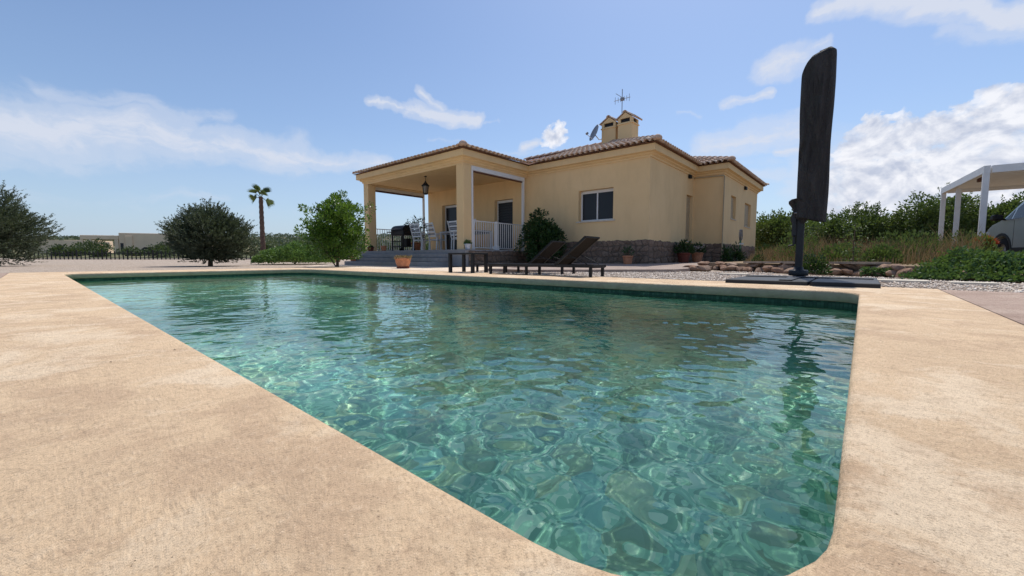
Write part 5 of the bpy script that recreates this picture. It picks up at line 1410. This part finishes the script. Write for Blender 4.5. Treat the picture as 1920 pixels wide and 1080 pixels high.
for a in ((20.5, 13.0, 2.75, 2.2, 201, 'dark green tree showing just past the right corner of the house'),
          (24.5, 17.6, 3.1, 3.6, 202, 'green tree between the house corner and the parasol'),
          (23.0, 19.6, 3.25, 3.4, 203, 'broad green tree directly right of the parasol cover'),
          (23.5, 22.9, 2.7, 2.9, 204, 'lower tree second to the right of the parasol'),
          (25.5, 25.2, 1.9, 2.6, 205, 'low tree in the dip left of the carport'),
          (21.0, 21.6, 3.95, 3.2, 206, 'tall spiky tree left of the carport posts'),
          (21.5, 24.0, 3.3, 3.6, 207, 'tree seen between the two far carport posts'),
          (20.0, 24.8, 3.5, 3.2, 208, 'dense tree seen between the middle and the front carport posts'),
          (20.5, 27.6, 2.9, 3.6, 209, 'dense tree right of the front carport post'),
          (30.0, 33.5, 3.4, 4.6, 210, 'far tree behind the car on the right'),
          (31.0, 18.6, 3.1, 3.6, 211, 'far tree behind the house corner and the grass'),
          (33.0, 28.5, 2.9, 4.6, 212, 'far low tree seen through the gap in the orchard')):
    orchard_tree(a[5], *a[:5])

# ================================================================== THE FAR LEFT
# dark steel fence along the far side of the gravel
fd = 43.0
t = thing('steel_fence', 'low dark steel picket fence along the far edge of the gravel', 'fence', (*pos(fd, -35.0), .09), math.radians(-49.4))
MB().bbox(-16, 16, -.02, .02, .60, .66, .004).build('top_rail', M_BLACK, t); MB().bbox(-16, 16, -.02, .02, .08, .16, .004).build('bottom_rail', M_BLACK, t)
pk = MB().bbox(-.05, .05, -.03, .03, -.1, .85, .01).build('picket', M_BLACK, t); pk.location = (-16, 0, 0)
for k in range(1, 73):
    o = pk.copy(); COL.objects.link(o); o.parent = t; o.location = (-16 + k*32/72, 0, 0)
    if k % 6 == 0: o.scale = (1.4, 1, 1.18)
x0, y0 = pos(47, -38)
M_ROAD = simple('pale_gravel_road', (.55, .47, .38), .95, .1, 0, .1, .3)
rd = MB(); R4 = [pos(46.5, -75), pos(46.5, 2), pos(52, 2), pos(52, -75)]
rd.add([(x, y, float(ground_z(np.array(x), np.array(y)))+.06) for x, y in R4], [(0, 1, 2, 3)]); struct(rd.build('country_road', M_ROAD))

def far_z(d, s):
    x, y = pos(d, s); return float(ground_z(np.array(x), np.array(y)))
def flat_house(label, d, s, parts, rz=.38, cx_=3.5, group='pale flat-roofed houses beyond the fence'):
    t = thing('flat_roofed_house', label, 'house', (*pos(d, s+cx_), far_z(d, s)-.3), math.radians(-49.4)+rz, group)
    for k, (x0, x1, y0, y1, z0, z1, nm) in enumerate(parts):
        MB().bbox((x0-cx_)*1.08, (x1-cx_)*1.08, y0, y1, z0, z1, .04).build(nm, {'wall': M_PALEHOUSE, 'pillar': M_PALEHOUSE, 'roof': M_PALEHOUSE, 'window': M_DARKGLASS, 'door': M_DARKGLASS}[nm], t)
    return t
flat_house('pale cubic house with a pillared open porch seen left of the round olive bush', 92, -85, [
    (-1.2, 14.5, 0, 7, 0, 4.85, 'wall'), (-7.2, -1.25, .0, 6.0, 3.35, 4.25, 'roof'), (-7.2, -6.8, 0, .4, 0, 3.34, 'pillar'), (-6.0, -5.5, 0, .4, 0, 3.34, 'pillar'), (-1.95, -1.3, 0, .4, 0, 3.34, 'pillar'),
    (-7.2, -6.8, 5.5, 5.9, 0, 3.34, 'pillar'), (-1.0, -.5, -.06, -.01, .4, 2.6, 'window'), (8.0, 9.2, -.06, -.01, .5, 3.0, 'door'), (-.1, 1.0, -.25, -.005, 0, 4.2, 'wall')])
flat_house('low pale house with scrub before it, left of the pillared house', 105, -112, [
    (-5, 5.5, 0, 7, 0, 3.6, 'wall'), (5.55, 7.5, 0, .4, 2.6, 3.2, 'roof'), (-2, -.8, -.06, -.01, .6, 2.4, 'window'), (1.6, 2.8, -.06, -.01, .6, 2.4, 'window')])
# a dark car by the far house
c2 = thing('parked_car', 'dark car parked beside the far pale house beyond the fence', 'car', (*pos(80, -70.5), far_z(80, -70.5)), math.radians(-49.4))
pr_ = [(-2.1, .3), (2.1, .3), (2.15, .75), (1.1, .95), (.5, 1.42), (-1.2, 1.45), (-1.9, 1.0), (-2.15, .8)]
extrude_profile(pr_, [0, 1.7], M_DARK, 'body', c2)
for x in (-1.3, 1.3):
    for y in (.05, 1.65): MB().tube([(x, y-.1, .32), (x, y+.1, .32)], .32, 14).build('wheel', M_TYRE, c2)
MB().add([(.95, -.01, 1.0), (.48, -.01, 1.35), (-1.15, -.01, 1.37), (-1.6, -.01, 1.0)], [(0, 1, 2, 3)]).build('side_window', M_DARKGLASS, c2)

# scrub and bushes of the middle distance
def far_bush(label, d, s, h, w, seed, mat=None, name='field_bush'):
    t = thing(name, label, 'bush', (*pos(d, s), far_z(d, s)-.1), 0, 'bushes in the fields beyond the gravel')
    trunk('trunk', M_BARK, (0, 0, 0), [(0, 0, 0), (0, .1, h*.4)], [.12, .06], t, n=6)
    clump_crown('crown', mat or M_FARLEAF, (0, 0, h*.5), (w*.5, w*.5, h*.5), seed, int(26+7*w*h), 16, .30, .19, t, .05, .42, .4)
fb = [(50, -24.2, 1.9, 3.4, 'rounded bush just right of the palm trunk'), (52, -21.4, 2.2, 4.2, 'broad bush beyond the sprawling green shrub'), (55, -19.0, 2.0, 3.6, 'bush seen left of the citrus tree'),
      (58, -27.5, 2.0, 3.2, 'bush behind the palm'), (48, -28.9, 1.5, 2.2, 'low bush directly left of the palm'), (60, -16, 2.2, 5.0, 'bush hidden behind the citrus tree and seen through the porch'),
      (74, -75.0, 2.4, 5.0, 'dark bush left of the pillared far house'), (78, -80.5, 2.2, 4.4, 'second dark bush left of the pillared far house'), (66, -61.0, 1.3, 2.4, 'low bush before the pillared far house'),
      (68, -56, 1.5, 2.6, 'bush right of the far dark car'), (60, -60.5, 1.0, 1.8, 'small bush behind the middle of the fence'), (62, -66.5, 1.1, 2.0, 'pale small bush behind the left of the fence'),
      (64, -70.5, 1.6, 3.2, 'bush beside the low far house'), (58, -49.5, 1.6, 3.0, 'bush seen at the left side of the round olive bush'), (56, -12, 2.0, 4.0, 'bush seen through the railing at the back of the porch'), (57, -9.0, 1.9, 3.6, 'bush seen behind the barbecue')]
for i, (d, s, h, w, lb) in enumerate(fb): far_bush(lb, d, s, h, w, 301+i)
# dry scrub behind the palm
q = np.random.default_rng(351); n = 9000; dd = q.uniform(24, 46, n); ss = -q.uniform(.42, .62, n)*dd
X = math.cos(math.radians(40.6))*dd + math.sin(math.radians(40.6))*ss; Y = math.sin(math.radians(40.6))*dd - math.cos(math.radians(40.6))*ss
P = np.stack([X, Y, ground_z(X, Y)], 1)
tag(blades('dry_scrub', M_STRAW, P, q.uniform(.15, .5, n), .03, .5, None, q), 'dry brown scrub on the ground round the palm', 'dry scrub', kind='stuff')

# far woods along the skyline
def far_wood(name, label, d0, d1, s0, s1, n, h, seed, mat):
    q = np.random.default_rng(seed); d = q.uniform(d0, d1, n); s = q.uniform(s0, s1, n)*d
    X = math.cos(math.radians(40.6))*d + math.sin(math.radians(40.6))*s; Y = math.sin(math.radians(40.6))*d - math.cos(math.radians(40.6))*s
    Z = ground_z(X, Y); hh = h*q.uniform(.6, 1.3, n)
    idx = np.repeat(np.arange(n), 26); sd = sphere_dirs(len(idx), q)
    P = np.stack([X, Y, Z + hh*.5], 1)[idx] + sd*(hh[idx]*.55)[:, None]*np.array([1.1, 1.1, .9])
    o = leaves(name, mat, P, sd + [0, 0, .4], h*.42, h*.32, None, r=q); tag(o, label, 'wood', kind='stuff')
far_wood('far_scrubland', 'scrub and orchards covering the rising fields to the skyline', 120, 520, -1.35, .1, 1300, 2.4, 401, M_HAZEDWOOD)
far_wood('skyline_wood', 'thin dark line of trees along the far skyline', 560, 900, -1.35, 1.3, 1500, 5.0, 402, M_HAZEDWOOD)
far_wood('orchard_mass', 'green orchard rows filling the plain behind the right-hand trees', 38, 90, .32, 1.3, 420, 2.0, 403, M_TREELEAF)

# ------------------------------------------------------------------ render settings
SC.render.engine = 'CYCLES'
SC.cycles.use_denoising = True
SC.cycles.max_bounces = 9; SC.cycles.diffuse_bounces = 4; SC.cycles.glossy_bounces = 4; SC.cycles.transmission_bounces = 6; SC.cycles.transparent_max_bounces = 8
SC.cycles.sample_clamp_indirect = 6.0
